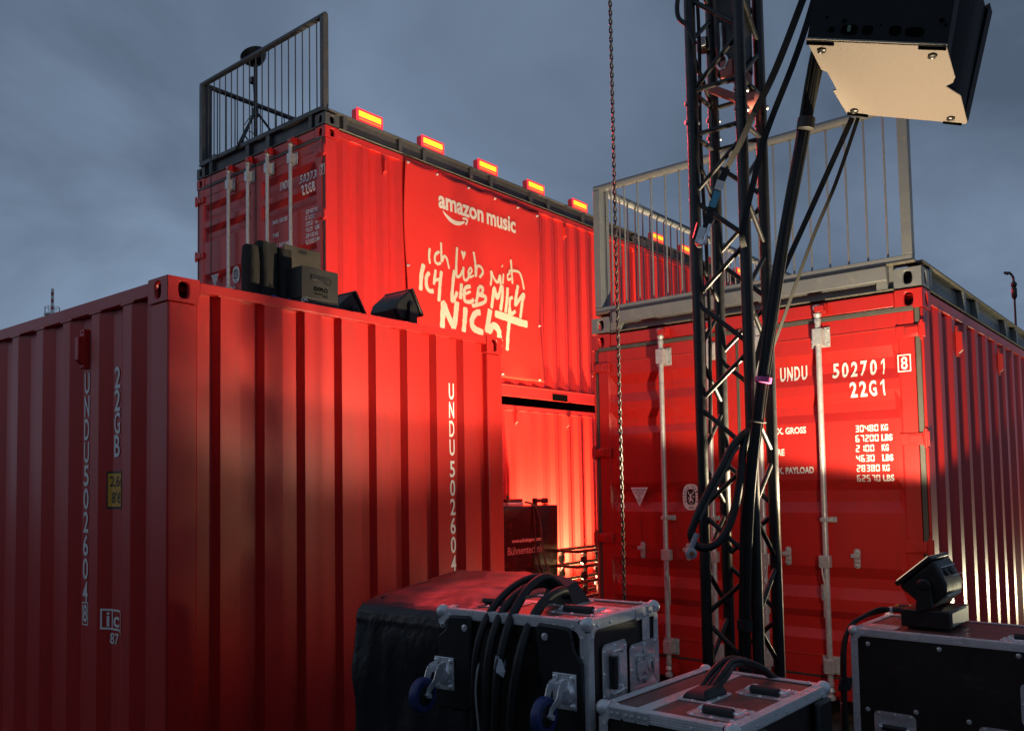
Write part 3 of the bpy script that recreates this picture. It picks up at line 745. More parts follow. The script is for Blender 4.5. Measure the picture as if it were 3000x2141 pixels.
# ------------------------------------------------------------------ roof deck frames on top of containers
def deck(label, loc, yaw, paint, stiff_side, stiff_end, lip):
    root = thing('roof_deck_frame', label, 'roof deck', loc, yaw, 'grey deck frames on the container roofs')
    FA = Faces(CL, CW); fx0, fy0, fx1, fy1 = FA.x0(), FA.y0(), FA.x1(), FA.y1(); z0 = .016; h = .15
    fitting(root, fx0, fy0, 0, 0, .162, .178, z0, paint); fitting(root, fx0, fy1, CW - .162, 0, .162, .178, z0, paint)
    fitting(root, fx1, fy0, 0, CL - .178, .162, .178, z0, paint); fitting(root, fx1, fy1, CW - .162, CL - .178, .162, .178, z0, paint)
    for F, a, b_ in ((fx0, .166, CW - .166), (fx1, .166, CW - .166), (fy0, .182, CL - .182), (fy1, .182, CL - .182)):
        w = MB(); map_box(w, F, a, b_, -.064, -.052, z0 + .004, z0 + h); w.build('beam_web', paint, root)
        t = MB(); map_box(t, F, a - .13, b_ + .13, -.11, .0, z0 + h + .001, z0 + h + .016); t.build('top_flange', DUST if lip else paint, root, bevel=.003)
        t = MB(); map_box(t, F, a, b_, -.11, -.002, z0 - .006, z0 + .0035); t.build('bottom_flange', DUST, root, bevel=.002)
    def stiff(F, s, w=.024):
        p = MB(); map_box(p, F, s - w, s + w, -.0515, -.006, z0 + .0045, z0 + h)
        p.build('stiffener', paint, root, bevel=.003)
    for s in stiff_side: stiff(fy0, s); stiff(fy1, s)
    for s, w in stiff_end: stiff(fx0, s, w); stiff(fx1, s, w)
    if lip:
        for F, L in ((fx0, CW), (fx1, CW)):
            q = MB(); map_box(q, F, .20, L - .20, -.005, .018, z0 + .055, z0 + h - .001)
            q.build('kick_plate', paint, root, bevel=.006)
    f = MB(); f.box(.11, CL - .11, .11, CW - .11, .11, .135); f.build('deck_floor', WOOD, root)
    return root
ZT = Vector((0, 0, CH))
deck_b = deck('dark grey steel deck frame on the roof of the upper rear container', LB + Vector((0, 0, ZB)) + ZT, YB, FRAMED,
     [.263, 1.04, 1.41, 2.20, 2.567, 3.362, 3.742, 4.55, 4.93, 5.74], [(.26, .024), (1.01, .034), (1.40, .036), (2.15, .03)], False)
deck_b2 = deck('dark deck frame behind the right railing, on the next upper container', LB + off + Vector((0, 0, ZB)) + ZT, YB, FRAMED,
     [.263, 1.04, 1.41, 2.20, 2.567, 3.362, 3.742, 4.55], [(.26, .024), (1.01, .034), (1.40, .036), (2.15, .03)], False)
deck_d = deck('dusty light grey steel deck frame on the roof of the right container', LD + ZT, YB, FRAME,
     [.25, 1.17, 1.60, 2.70, 3.17, 4.25, 4.7, 5.7], [(.235, .034), (2.22, .05)], True)

# ------------------------------------------------------------------ guard rails
def railing(label, loc, rz, length, paint, n, group='guard rails on the container roofs', z0=.186, top=1.175):
    root = thing('guard_rail', label, 'railing', loc, rz, group)
    r = MB(); r.cyl((-.03, 0, top), (length + .03, 0, top), .030, n=14); r.build('top_rail', paint, root)
    b_ = MB(); b_.box(-.03, length + .03, -.03, .03, z0 - .016, z0 + .034); b_.build('bottom_rail', paint, root, bevel=.004)
    for x in (0, length):
        p = MB(); p.box(x - .03, x + .03, -.032, .032, z0 + .035, top - .018)
        p.lathe((x, -.032, top - .22), (0, -1, 0), [(.012, 0), (.012, .004), (.005, .006)], 8)
        p.build('post', paint, root, bevel=.006)
    first = None
    for i in range(n):
        x = length * (i + 1) / (n + 1)
        if first is None:
            q = MB(); q.cyl((0, 0, z0 + .034), (0, 0, top - .026), .0065, n=8); q.lathe((0, 0, top - .03), (0, 0, 1), [(.012, -.004), (.009, .004)], 8)
            first = q.build('baluster', paint, root, loc=(x, 0, 0))
        else:
            c = first.copy(); COL.objects.link(c); c.parent = root; c.location = (x, 0, 0)
    return root
tb = LB + Vector((0, 0, ZB)) + ZT; td = LD + ZT
railing('dark grey guard rail over the door end of the upper rear container, dish stand behind', tb + ub * .04 + vb * .06, YB + math.pi / 2, CW - .12, FRAMED, 18)
railing('dark guard rail running along the far edge of the upper rear container roof', tb + ub * .11 + vb * (CW - .06), YB, CL - .3, FRAMED, 47)
railing('light grey guard rail over the door end of the right container, behind the truss', td + ub * .04 + vb * .08, YB + math.pi / 2, CW - .14, FRAME, 18)
railing('light grey guard rail running back along the left edge of the right container roof', td + ub * .11 + vb * (CW - .06), YB, CL - .3, FRAME, 47)

# unseen black drape added behind the viewpoint to shade the left container's side
dr = MB(); nd = 240
for i in range(nd + 1):
    t = -7 + 14 * i / nd; o_ = .07 * math.sin(t * 14) + .04 * noise.noise((t * 3, 0, 0))
    for z in (0.02, 1.6, 3.3): dr.v.append((o_, t, z))
for i in range(nd):
    for k in range(2): dr.f.append((3 * i + k, 3 * i + 3 + k, 3 * i + 4 + k, 3 * i + 1 + k))
o = dr.build('blocker_drape', CLOTH, None); o.modifiers.new('thick', 'SOLIDIFY').thickness = .004
o.location = (-2.1, -2.6, 0); o.rotation_euler = (0, 0, YB)
tag(o, 'added pleated black drape, unseen behind the viewpoint, shading the left container', 'drape')

# ------------------------------------------------------------------ roof edge lamps
LP = None
def lamp_bar(label, loc):
    root = thing('led_floodlight', label, 'floodlight', loc, YB, 'red floodlights along the roof edge')
    h = MB(); h.box(0, .36, -.005, .075, 0.012, .145); h.box(.05, .09, .0, .05, -.015, .012); h.box(.27, .31, .0, .05, -.015, .012)
    h.build('housing', HOUSL, root, bevel=.008)
    r = MB(); r.box(-.004, .364, -.012, -.0055, .010, .150); r.build('rim', LEDR, root)
    l_ = lamp('red_beam', 'SPOT', (0, 0, 0), 150, (1.0, 0.05, 0.06), None, spot_size=R(120), spot_blend=0.6, shadow_soft_size=0.08)
    l_.parent = root; l_.location = (.18, -.045, .085); l_.rotation_euler = (R(-58), 0, 0)
    p = MB(); p.box(.026, .334, -.018, -.0125, .064, .124); p.build('light_panel', LEDY, root, bevel=.002)
    s_ = MB(); s_.box(.026, .334, -.018, -.0125, .028, .046); s_.build('panel_reflection', LEDREFL, root, bevel=.002)
    return root
ords = ['nearest the rear corner railing', 'second from the corner railing', 'third from the corner railing, above the banner', 'fourth from the corner railing', 'fifth from the corner railing, nearest the chain']
for k, x in enumerate((.437, 1.385, 2.345, 3.31, 4.32)):
    lamp_bar('lit floodlight on the roof edge, ' + ords[k], LB + Vector((0, 0, ZB + CH + .185)) + ub * x + vb * .04)
ords = ['seen between the right railing balusters near the chain', 'seen just left of the truss through the right railing', 'glimpsed between the truss chords above the right railing', 'farthest along the roof edge, glimpsed behind the truss']
for k, x in enumerate((6.50, 7.46, 8.55, 9.6)):
    lamp_bar('lit floodlight on the roof edge, ' + ords[k], LB + Vector((0, 0, ZB + CH + .185)) + ub * x + vb * .04)

# ------------------------------------------------------------------ banner
bn = thing('banner', 'red vinyl banner with white and cream lettering on the side of the upper container', 'banner', LB + Vector((0, 0, ZB)), YB)
BX0, BX1, BZ0, BZ1 = 1.075, 3.50, .235, 2.548
def by(x, z):
    u = (x - BX0) / (BX1 - BX0); v = (z - BZ0) / (BZ1 - BZ0)
    w = .006 * noise.noise((x * 1.1, z * 1.7, 2.1)) + .003 * noise.noise((x * 4.1, z * 1.5, 5.0))
    w += .012 * math.exp(-((u - 1) / .03) ** 2) * math.sin(v * 9 + 1) + .010 * math.exp(-(u / .04) ** 2) * math.sin(v * 8)
    w += .008 * math.exp(-((1 - v) / .06) ** 2) * abs(math.sin(u * math.pi * 5.0)) + .01 * math.exp(-(v / .05) ** 2) * math.sin(u * 22)
    w += .007 * math.sin((u - .5) * 9 + v * 5) * (v - .2)
    return -.024 - w
def bz(x, z):   # slight sag of the top hem between eyelets, skewed right edge
    u = (x - BX0) / (BX1 - BX0); v = (z - BZ0) / (BZ1 - BZ0)
    return z - .030 * abs(math.sin(u * math.pi * 5.0)) * v ** 6 - .05 * u * v ** 3
def bx_(x, z):
    u = (x - BX0) / (BX1 - BX0); v = (z - BZ0) / (BZ1 - BZ0)
    return x - .06 * u ** 6 * math.sin(min(1, max(0, (v - .1))) * math.pi) * .4 + .02 * (1 - u) ** 6 * math.sin(v * 6)
mb = MB(); NX, NZ = 70, 60
for j in range(NZ + 1):
    for i in range(NX + 1):
        x = BX0 + (BX1 - BX0) * i / NX; z = BZ0 + (BZ1 - BZ0) * j / NZ; mb.v.append((bx_(x, z), by(x, z), bz(x, z)))
for j in range(NZ):
    for i in range(NX): mb.f.append((j * (NX + 1) + i, j * (NX + 1) + i + 1, (j + 1) * (NX + 1) + i + 1, (j + 1) * (NX + 1) + i))
sh = mb.build('vinyl_sheet', BANNER, bn)
sd = sh.modifiers.new('thick', 'SOLIDIFY'); sd.thickness = .002; sd.offset = 1
bmap = lambda x, z: (x, by(x, z) - .0065, z)
xc = [BX0 + .12 * k for k in range(21)]; zc_ = [BZ0 + .12 * k for k in range(20)]
vf = join2d(fit(text2d('amazon', .032), 1.580, 2.365, 2.106, 2.255), fit(text2d('music', .032), 2.425, 2.975, 2.106, 2.305))
# the z of amazon drops under nothing; the smile runs a to z with an arrow
sm = []
P_ = [(1.646, 2.085), (1.70, 2.045), (1.78, 2.005), (1.86, 1.992), (1.94, 2.005), (2.02, 2.040)]
Wd = [.006, .034, .050, .054, .044, .020]
Q_ = smoothpath([(a, b, 0) for a, b in P_], 6); W_ = smoothpath([(w, 0, 0) for w in Wd], 6)
V_, F_ = [], []
for i, p in enumerate(Q_):
    d = (Q_[min(i + 1, len(Q_) - 1)] - Q_[max(i - 1, 0)]).normalized(); n_ = Vector((-d.y, d.x, 0)) * W_[i].x * .5
    V_ += [(p.x + n_.x, p.y + n_.y), (p.x - n_.x, p.y - n_.y)]
F_ = [(2 * i, 2 * i + 1, 2 * i + 3, 2 * i + 2) for i in range(len(Q_) - 1)]
sm = (V_, F_)
ar = join2d(stroke2d([(1.985, 2.072), (2.03, 2.082), (2.068, 2.078)], .026, 0, 4), stroke2d([(2.068, 2.086), (2.064, 2.05), (2.036, 2.008)], .026, 0, 4))
decal('logo_lettering', vf, PRINTW, bn, bmap, xc, zc_)
decal('logo_smile', join2d(sm, ar), PRINTW, bn, lambda x, z: (x, by(x, z) - .0068, z))
HW = [(0.028,[(1.438,1.605),(1.425,1.509),(1.438,1.425)]),(0.028,[(1.594,1.596),(1.529,1.55),(1.517,1.48),(1.559,1.448),(1.616,1.472)]),(0.026,[(1.62,1.71),(1.624,1.602),(1.629,1.488),(1.665,1.556),(1.712,1.538),(1.748,1.423)]),(0.03,[(1.884,1.707),(1.873,1.57),(1.865,1.444),(1.877,1.357),(1.933,1.381),(1.978,1.451)]),(0.027,[(1.991,1.495),(1.985,1.397),(2.007,1.339),(2.062,1.362),(2.094,1.445)]),(0.024,[(2.083,1.408),(2.135,1.467),(2.112,1.504),(2.078,1.456),(2.093,1.389),(2.175,1.425)]),(0.028,[(2.173,1.713),(2.199,1.577),(2.206,1.416),(2.229,1.54),(2.302,1.547),(2.335,1.489),(2.268,1.413)]),(0.029,[(2.472,1.348),(2.491,1.453),(2.489,1.531),(2.545,1.448),(2.61,1.416),(2.656,1.511),(2.664,1.388)]),(0.026,[(2.723,1.545),(2.704,1.41)]),(0.033,[(2.697,1.643),(2.71,1.633)]),(0.027,[(2.852,1.576),(2.802,1.537),(2.811,1.48),(2.869,1.512)]),(0.031,[(2.871,1.753),(2.883,1.618),(2.894,1.443)]),(0.028,[(2.826,1.593),(2.929,1.619),(3.033,1.616),(3.089,1.536),(3.125,1.407)]),(0.046,[(1.338,1.402),(1.3,1.274),(1.285,1.094)]),(0.041,[(1.428,1.323),(1.377,1.261),(1.379,1.156),(1.424,1.111),(1.488,1.121)]),(0.034,[(1.526,1.375),(1.493,1.195)]),(0.04,[(1.62,1.375),(1.592,1.212),(1.57,1.014)]),(0.031,[(1.5,1.243),(1.612,1.283)]),(0.041,[(1.835,1.428),(1.809,1.284),(1.785,1.055),(1.849,1.119),(1.873,1.178)]),(0.042,[(1.951,1.287),(1.941,1.196),(1.927,1.097)]),(0.039,[(2.111,1.28),(2.009,1.235),(2.002,1.096),(2.107,1.091),(2.159,1.134)]),(0.028,[(2.018,1.174),(2.11,1.217)]),(0.04,[(2.247,1.296),(2.228,1.187),(2.199,1.091)]),(0.037,[(2.255,1.305),(2.322,1.295),(2.306,1.228),(2.253,1.198),(2.368,1.196),(2.356,1.13),(2.229,1.075),(2.126,1.048)]),(0.043,[(2.486,1.071),(2.511,1.204),(2.542,1.332),(2.594,1.217),(2.686,1.378),(2.694,1.262),(2.656,1.067)]),(0.041,[(2.798,1.382),(2.783,1.247),(2.749,1.052)]),(0.037,[(2.897,1.273),(2.843,1.242),(2.832,1.167),(2.857,1.06),(2.949,1.103)]),(0.042,[(3.005,1.447),(2.966,1.306),(2.947,1.184),(3.035,1.272),(3.119,1.346),(3.08,1.219),(3.044,1.027)]),(0.063,[(1.621,0.714),(1.633,0.877),(1.645,1.006),(1.728,0.863),(1.812,0.739)]),(0.065,[(1.812,0.732),(1.844,0.88),(1.871,1.061)]),(0.06,[(2.015,1.014),(2.002,0.874),(1.978,0.713)]),(0.064,[(2.279,0.991),(2.186,0.963),(2.122,0.863),(2.161,0.778),(2.326,0.75)]),(0.068,[(2.46,1.053),(2.425,0.919),(2.389,0.758)]),(0.072,[(2.421,0.762),(2.509,0.859),(2.606,0.822),(2.625,0.73),(2.646,0.675)]),(0.02,[(2.661,0.64),(2.667,0.619)]),(0.073,[(2.545,1.015),(2.743,1.0),(2.992,0.975),(3.191,0.965)]),(0.051,[(2.832,1.137),(2.822,0.96),(2.793,0.78),(2.772,0.581)])]
random.seed(11)
for i, (w, pts) in enumerate(HW):
    decal('handwriting', stroke2d(pts, w * 1.22, .13, 6), CREAM, bn, lambda x, z, e=i: (x, by(x, z) - .0062 - .0001 * (e % 12), z))
decal('handwriting', ([(1.948, 1.668), (1.97, 1.69), (1.993, 1.668), (2.018, 1.69), (2.038, 1.662), (1.992, 1.572)], [(0, 1, 2, 3, 4, 5)]), CREAM, bn, lambda x, z: (x, by(x, z) - .0064, z))
for x, z in ((1.10, 2.50), (1.56, 2.49), (2.10, 2.475), (2.58, 2.465), (3.02, 2.455), (3.42, 2.44), (1.10, 1.345), (3.44, .98), (2.66, .275), (3.40, .262), (2.0, .27), (1.12, .27)):
    e = MB(); p = Vector((x, by(x, z) - .004, z))
    e.lathe(p, (0, -1, 0), [(.015, 0), (.015, .004), (.009, .006)], 12); e.lathe(p + Vector((.004, 0, .006)), (0.3, -1, -.4), [(.008, .004), (.008, .018), (.004, .022)], 8)
    e.build('eyelet', GALV, bn)

# ------------------------------------------------------------------ satellite stand on the upper roof
tr = thing('dish_stand', 'black tripod with a small dish and cables on the upper roof behind the railing', 'tripod', tb + Vector((0, 0, .136)) + ub * .42 + vb * 1.86, YB)
m_ = MB(); m_.cyl((0, 0, .10), (0, 0, 1.26), .024, n=12); m_.cyl((0, 0, .62), (0, 0, .72), .036, n=12); m_.build('mast', BLACKP, tr)
for a in (95, 215, 335):
    l = MB(); c, s_ = math.cos(R(a)), math.sin(R(a)); l.cyl((.03 * c, .03 * s_, .66), (.56 * c, .56 * s_, .012), .014, n=8); l.cyl((.015 * c, .015 * s_, .22), (.36 * c, .36 * s_, .26), .009, n=6); l.build('leg', BLACKP, tr)
d_ = MB(); ax = Vector((-.15, .35, .93)).normalized()
d_.lathe((0.02, .0, 1.27), ax, [(.03, .0), (.09, .03), (.135, .075), (.155, .12), (.160, .13), (.150, .125), (.125, .08), (.02, .045)], 24); d_.build('dish', BLACKP, tr)
f_ = MB(); f_.box(-.03, .03, .03, .10, 1.05, 1.12); f_.cyl((0, .05, 1.08), (0.02, .12, 1.13), .02); f_.build('feed_bracket', BLACKP, tr, bevel=.004)
cb = MB(); cb.tube(smoothpath([(0, .05, 1.1), (.03, .09, 1.0), (.0, .035, .9), (0, .03, .7), (-.02, .12, .62), (-.04, .2, .52), (0, .06, .44), (-.03, -.05, .3), (-.05, -.12, .06)]), .005, 6); cb.build('cable', BLACKC, tr)
sb = thing('sandbag', 'black sandbag weighing down a tripod leg on the upper roof', 'sandbag', tb + Vector((0, 0, .136)) + ub * .36 + vb * 2.2, YB + .3)
q = MB(); q.lathe((0, 0, .0), (0, 0, 1), [(.09, 0), (.13, .05), (.12, .11), (.06, .17), (.03, .2)], 14); q.build('bag', CLOTH, sb)
cbl = MB(); pts = smoothpath([(0.03, 2.0, .17), (.0, 2.02, .21), (-.05, 2.045, .175), (-.055, 2.04, .02), (-.05, 2.045, -.4), (-.052, 2.04, -.9), (-.05, 2.05, -1.5), (-.054, 2.045, -2.0), (-.05, 2.06, -2.5)], 5)
cbl.tube(pts, .006, 6); o = cbl.build('dangling_cable', BLACKC, None); o.location = tb; o.rotation_euler = (0, 0, YB)
tag(o, 'thin dark cable hanging from the upper roof down over the container doors', 'cable')

# ------------------------------------------------------------------ gear on the left container's roof
ua = Vector((math.cos(YA), math.sin(YA), 0)); va = Vector((-math.sin(YA), math.cos(YA), 0)); TA = LA + Vector((0, 0, 2.573))
def onA(x, y, z=0): return TA + ua * x + va * y + Vector((0, 0, z))
def sleeve(label, loc, rz, w, d, h, seed):
    root = thing('fluid_canister', label, 'canister', loc, rz, 'canisters in black sleeves on the left container roof')
    b_ = MB(); b_.box(-w * .42, w * .42, -d * .42, d * .42, 0, .10); b_.build('canister_body', BLACKP, root, bevel=.012)
    mb = MB(); n = 28; rows = 18; random.seed(seed)
    for j in range(rows + 1):
        v = j / rows; z = .065 + (h - .065) * v
        for i in range(n):
            t = 2 * math.pi * i / n; c, s_ = math.cos(t), math.sin(t); p = (abs(c) ** 4 + abs(s_) ** 4) ** -.25
            k = 1 + .09 * noise.noise((c * 1.6 + seed, s_ * 1.6, v * 3.2)) + .09 * noise.noise((c * 3.5, s_ * 3.5 + seed, v * 1.1)) + .03 * noise.noise((c * 5, s_ * 5 + seed, v * 9))
            sq = 1 - .12 * max(0, v - .75) / .25 * abs(s_) ** 2
            ear = .012 * max(0, v - .86) / .14 * (abs(c) ** 5) - .010 * max(0, v - .86) / .14
            mb.v.append((w / 2 * c * p * k, d / 2 * s_ * p * k * sq, z + ear))
    for j in range(rows):
        for i in range(n): mb.f.append((j * n + i, j * n + (i + 1) % n, (j + 1) * n + (i + 1) % n, (j + 1) * n + i))
    mb.f.append(tuple(range(rows * n, (rows + 1) * n)))
    mb.build('cloth_sleeve', CLOTH, root)
    c = MB(); c.lathe((.01, -d * .42, .055), (0, -1, .1), [(.022, 0), (.022, .028), (.017, .034), (.010, .030)], 16); c.build('blue_cap', BLUECAP, root)
    nz = MB(); nz.tube(smoothpath([(.045, -d * .42, .05), (.06, -d * .62, .052), (.085, -d * .6, .04)]), .009, 8); nz.build('hose_fitting', GALV, root)
    return root
sleeve('leftmost black sleeved canister on the left container roof, almost hidden in shade', onA(.668, .33), YA, .070, .11, .36, 1)
sleeve('tall middle canister in a wrinkled black sleeve on the left container roof', onA(.742, .30), YA, .098, .12, .385, 5)
sleeve('right canister in a black sleeve beside the grey effect machine', onA(.832, .27), YA, .082, .11, .360, 9)
def effect_box(label, loc, rz, w, d, h, front, plate):
    root = thing('effect_machine', label, 'effect machine', loc, rz, 'flame effect machines on the left container roof')
    b_ = MB(); b_.box(0, w, .0, d, .058, h); b_.build('case_body', mat('grey scuffed steel case', (.034, .033, .031), .45, metal=.2, noise_amt=.5, noise_scale=14, color2=(.028, .027, .025), rough_var=.1, dirt=(.065, .062, .057), dirt_amt=.4, dirt_scale=30) if front else BLACKP, root, bevel=.004)
    k = MB(); k.box(.002, w - .002, .003, d - .003, 0, .0575); k.build('base_band', BLACKP, root, bevel=.003)
    if front:
        s_ = MB(); s_.obox((w * .46, -.003, h * .76), (w * .22, 0, 0), (0, .004, 0), (0, 0, .015)); s_.build('handle_recess', BLACKP, root, bevel=.003)
        s2 = MB(); s2.lathe((w * .70, -.002, h * .735), (0, -1, 0), [(.024, 0), (.022, .003), (.020, -.004)], 20); s2.build('hand_hole', BLACKINK, root)
        decal('lettering', fit(text2d('EXPLO', .045), w * .32, w * .70, h * .45, h * .555), HOLE, root, lambda s, z: (s, -.0025, z))
        fr_ = lambda s, z: (s, -.0025, z)
        decal('lettering', fit(text2d('SFX', .02), w * .555, w * .70, h * .325, h * .385), HOLE, root, fr_)
        decal('underline', quad2d(w * .32, w * .545, h * .375, h * .395), HOLE, root, fr_); decal('underline', quad2d(w * .32, w * .70, h * .41, h * .42), HOLE, root, fr_)
        sd_ = lambda s, z: (-.0025, d - s, z)
        decal('lettering', fit(text2d('EXPLO', .045), .07, .19, h * .66, h * .76), GREYINK, root, sd_); decal('lettering', fit(text2d('SFX', .03), .13, .19, h * .55, h * .61), GREYINK, root, sd_)
        decal('lettering', fit(text2d('IX', .03), .2, .26, h * .12, h * .22), WHITE, root, lambda s, z: (-.0015, d - s - .1, z))
        c = MB(); c.box(w * .62, w * .75, -.03, -.004, .0, .008); c.box(w * .86, w * .92, -.03, -.004, .0, .01); c.build('foot_latch', GALV, root)
    if plate:
        p = MB(); p.box(0, w, .10, .112, h, h + plate); p.build('lid_plate', mat('stained lid plate', (.075, .065, .048), .5, metal=.3, noise_amt=.9, noise_scale=5, color2=(.03, .028, .025), rough_var=.1), root, bevel=.003)
        decal('lettering', fit(text2d('DANGER', .02), w * .38, w * .62, h + plate * .80, h + plate * .93), BLACKINK, root, lambda s, z: (s, .0975, z))
    return root
effect_box('scuffed grey steel effect machine lettered EXPLO SFX on the left container roof', onA(.825, .085), YA, .255, .30, .236, True, 0)
effect_box('black effect machine with raised stained lid plate behind the grey one', onA(1.055, .46), YA, .275, .28, .30, False, .195)

def moving_light(label, loc, rz, tilt, k=1.0, plug=False, pz=.245, hd_=.145):
    """base, two yoke arms along local y, head tipped by tilt about y (positive leans towards +x)"""
    root = thing('moving_wash_light', label, 'stage light', loc, rz, 'moving stage wash lights')
    b_ = MB(); b_.box(-.115 * k, .115 * k, -.17 * k, .17 * k, .012, .100 * k); b_.box(-.09 * k, .09 * k, -.15 * k, .15 * k, 0, .012); b_.build('base', BLACKP, root, bevel=.012)
    sp = MB(); sp.box(.1155 * k, .118 * k, -.14 * k, .14 * k, .022, .090 * k); sp.build('side_panel', SIDEP, root, bevel=.002)
    pz *= k
    for s_ in (-1, 1):
        a = MB(); y = s_ * .165 * k
        pr = [(-.04 * k, y, .085 * k), (.04 * k, y, .11 * k), (.032 * k, y, pz)]
        for i in range(9):
            t = math.pi * i / 8; pr.append((.032 * k * math.cos(t), y, pz + .032 * k * math.sin(t)))
        pr.append((-.032 * k, y, pz)); a.prism([(p[0], p[1] - .014, p[2]) for p in pr], (0, .028, 0)); arm = a.build('yoke_arm', BLACKPL, root, bevel=.005)
        c = MB(); c.lathe((0, y + s_ * .0145, pz), (0, s_, 0), [(.026 * k, 0), (.024 * k, .006), (.01, .008)], 20); c.build('pivot_cover', BLACKP, arm)
    n = Vector((math.sin(tilt), 0, math.cos(tilt))); ex = Vector((math.cos(tilt), 0, -math.sin(tilt))); ey = Vector((0, 1, 0)); P = Vector((0, 0, pz))
    def H(a, b, c): return P + ex * a * k + ey * b * k + n * c * k
    hd = MB(); prof = [(-.105, .07), (.105, .07), (.105, .04), (.080, -hd_ * .6), (.045, -hd_), (-.045, -hd_), (-.085, -hd_ * .6), (-.105, .04)]
    hd.prism([H(a, -.145, c) for a, c in prof], ey * .29 * k); hd.build('lamp_head', BLACKPL, root, bevel=.012)
    sl = MB(); sl.obox(H(0, 0, .083), ex * .112 * k, ey * .155 * k, n * .012 * k); sl.build('front_bezel', BLACKP, root, bevel=.006)
    ln = MB(); ln.obox(H(0, 0, .0965), ex * .098 * k, ey * .140 * k, n * .002); lens = ln.build('lens_panel', LENSLIT if plug else GLASS, root)
    vt = MB()
    for y in (-.07, .02):
        for i in range(3): vt.obox(H(.098 - .003, y + .02 * i, -.0), ex * .006 * k, ey * .006 * k, n * .022 * k)
    vt.build('vent_slots', BLACKINK, root)
    tr_ = MB(); tr_.bar(H(.108, -.12, .02), H(.108, .12, .02), .004, .004, n); tr_.bar(H(.106, -.05, -.035), H(.106, .12, -.035), .003, .003, n); tr_.build('trim_line', GALV, root)
    bk = MB(); bk.obox(H(.0, 0, -hd_ - .005), ex * .04 * k, ey * .12 * k, n * .006); bk.build('heatsink', SIDEP if plug else BLACKP, root)
    if plug:
        for y, m1 in ((-.06, GALV), (.03, YELLOW)):
            c = MB(); c.cyl((-.117, y, .07), (-.165, y, .068), .014, n=12); c.build('plug', BLACKP, root)
            c = MB(); c.cyl((-.165, y, .068), (-.18, y, .066), .0145, n=12); c.build('plug_ring', m1, root)
    return root
moving_light('small black stage light tipped right, next to the grey effect machine', onA(1.845, 1.0), YA, R(58), 1.0)
moving_light('black stage light tipped right, in front of the banner on the left container roof', onA(1.945, .52), YA, R(60), .9)

# ------------------------------------------------------------------ lattice truss tower
TC = Vector((.990, 3.95, 0)); TH = .1195; TOP = 5.4
tw = thing('truss_tower', 'black four chord lattice truss tower standing before the right container', 'truss', TC, R(-37))
cn_ = {'L': (-TH, -TH), 'F': (TH, -TH), 'R': (TH, TH), 'B': (-TH, TH)}
bp_ = MB(); bp_.box(-.4, .4, -.4, .4, .002, .014); bp_.build('base_plate', BLACKP, tw, bevel=.003)
JZ = 3.30
for k, (x, y) in cn_.items():
    c = MB(); c.cyl((x, y, .015), (x, y, JZ - .09), .0262, n=16); c.cyl((x, y, JZ + .09), (x, y, TOP), .0262, n=16); ch = c.build('chord', BLACKP, tw)
    j = MB(); j.cyl((x, y, JZ - .0895), (x, y, JZ - .001), .0272, n=16); j.cyl((x, y, JZ + .001), (x, y, JZ + .0895), .0272, n=16); j.build('coupler', BLACKP, ch)
    for z in (JZ - .045, JZ + .045):
        s_ = MB(); d = Vector((x, y, 0)).normalized() if k in 'LR' else Vector((x, -y, 0)).normalized()
        s_.cyl(Vector((x, y, z)) - d * .034, Vector((x, y, z)) + d * .034, .0075, n=10); s_.cyl(Vector((x, y, z)) + d * .026, Vector((x, y, z)) + d * .036, .011, n=10); s_.build('pin', GALV, ch)
order = ['L', 'F', 'R', 'B']
def brace(a, b, r=.0112):
    q = MB(); q.cyl(a, b, r, n=10); return q.build('brace', BLACKP, tw)
for i in range(4):
    a, b = cn_[order[i]], cn_[order[(i + 1) % 4]]
    n0 = [.96 + .485 * k for k in range(-2, 10)]
    for z in n0:
        for dz in (-.2425, .2425):
            z1 = z + dz
            lo, hi = min(z, z1), max(z, z1)
            if lo < .05 or hi > TOP: continue
            if lo < JZ + .08 and hi > JZ - .08: continue
            sg = 1 if dz > 0 else -1
            brace((a[0], a[1], z + sg * .018), (b[0], b[1], z1 - sg * .018))
    for z in (JZ - .105, JZ + .105): brace((a[0], a[1], z), (b[0], b[1], z))
    brace((a[0], a[1], .05), (b[0], b[1], .05))
# hoist inside the tower
ho = thing('chain_hoist', 'red and black motor hoist with hook hanging inside the top of the truss tower', 'hoist', TC + Vector((.03, .0, 3.42)), R(-37))
b_ = MB(); b_.box(-.06, .085, -.05, .06, .06, .70); b_.build('motor_body', BLACKP, ho, bevel=.015)
b_ = MB(); b_.prism([(-.075, -.075, .17), (-.075, .02, .17), (.05, .02, -.04), (.05, -.075, -.04), (.075, -.075, .02), (.075, -.075, .17)], (0, .012, 0)) if False else b_.box(-.03, .03, -.068, -.052, .04, .12); b_.build('red_bracket', HOISTR, ho, bevel=.004)
b_ = MB(); b_.box(.045, .088, -.03, .03, -.17, .058); b_.obox((-.035, 0, -.01), (.075, 0, -.05), (0, .02, 0), (.01, 0, .016)); b_.build('red_arm', HOISTR, ho, bevel=.006)
b_ = MB(); b_.tube(smoothpath([(-.02, -.07, .30), (-.02, -.07, .17), (-.045, -.07, .12), (-.03, -.07, .085), (-.005, -.07, .085), (.008, -.07, .12), (-.018, -.07, .165)]), .006, 8); b_.build('hook', ZINC, ho)
b_ = MB(); b_.lathe((.10, 0, -.08), (1, 0, 0), [(.04, -.02), (.04, .02), (.03, .024)], 16); b_.build('sheave', HOISTR, ho)
cl = thing('cable_clamp', 'black band clamp with silver buckle on the rear chord of the truss', 'clamp', TC + Vector((-.065 + 0.0, .155, 3.72)), R(-25))
b_ = MB(); b_.lathe((0, 0, -.03), (0, 0, 1), [(.029, 0), (.034, .004), (.034, .056), (.029, .06)], 18); b_.build('band', BLACKP, cl)
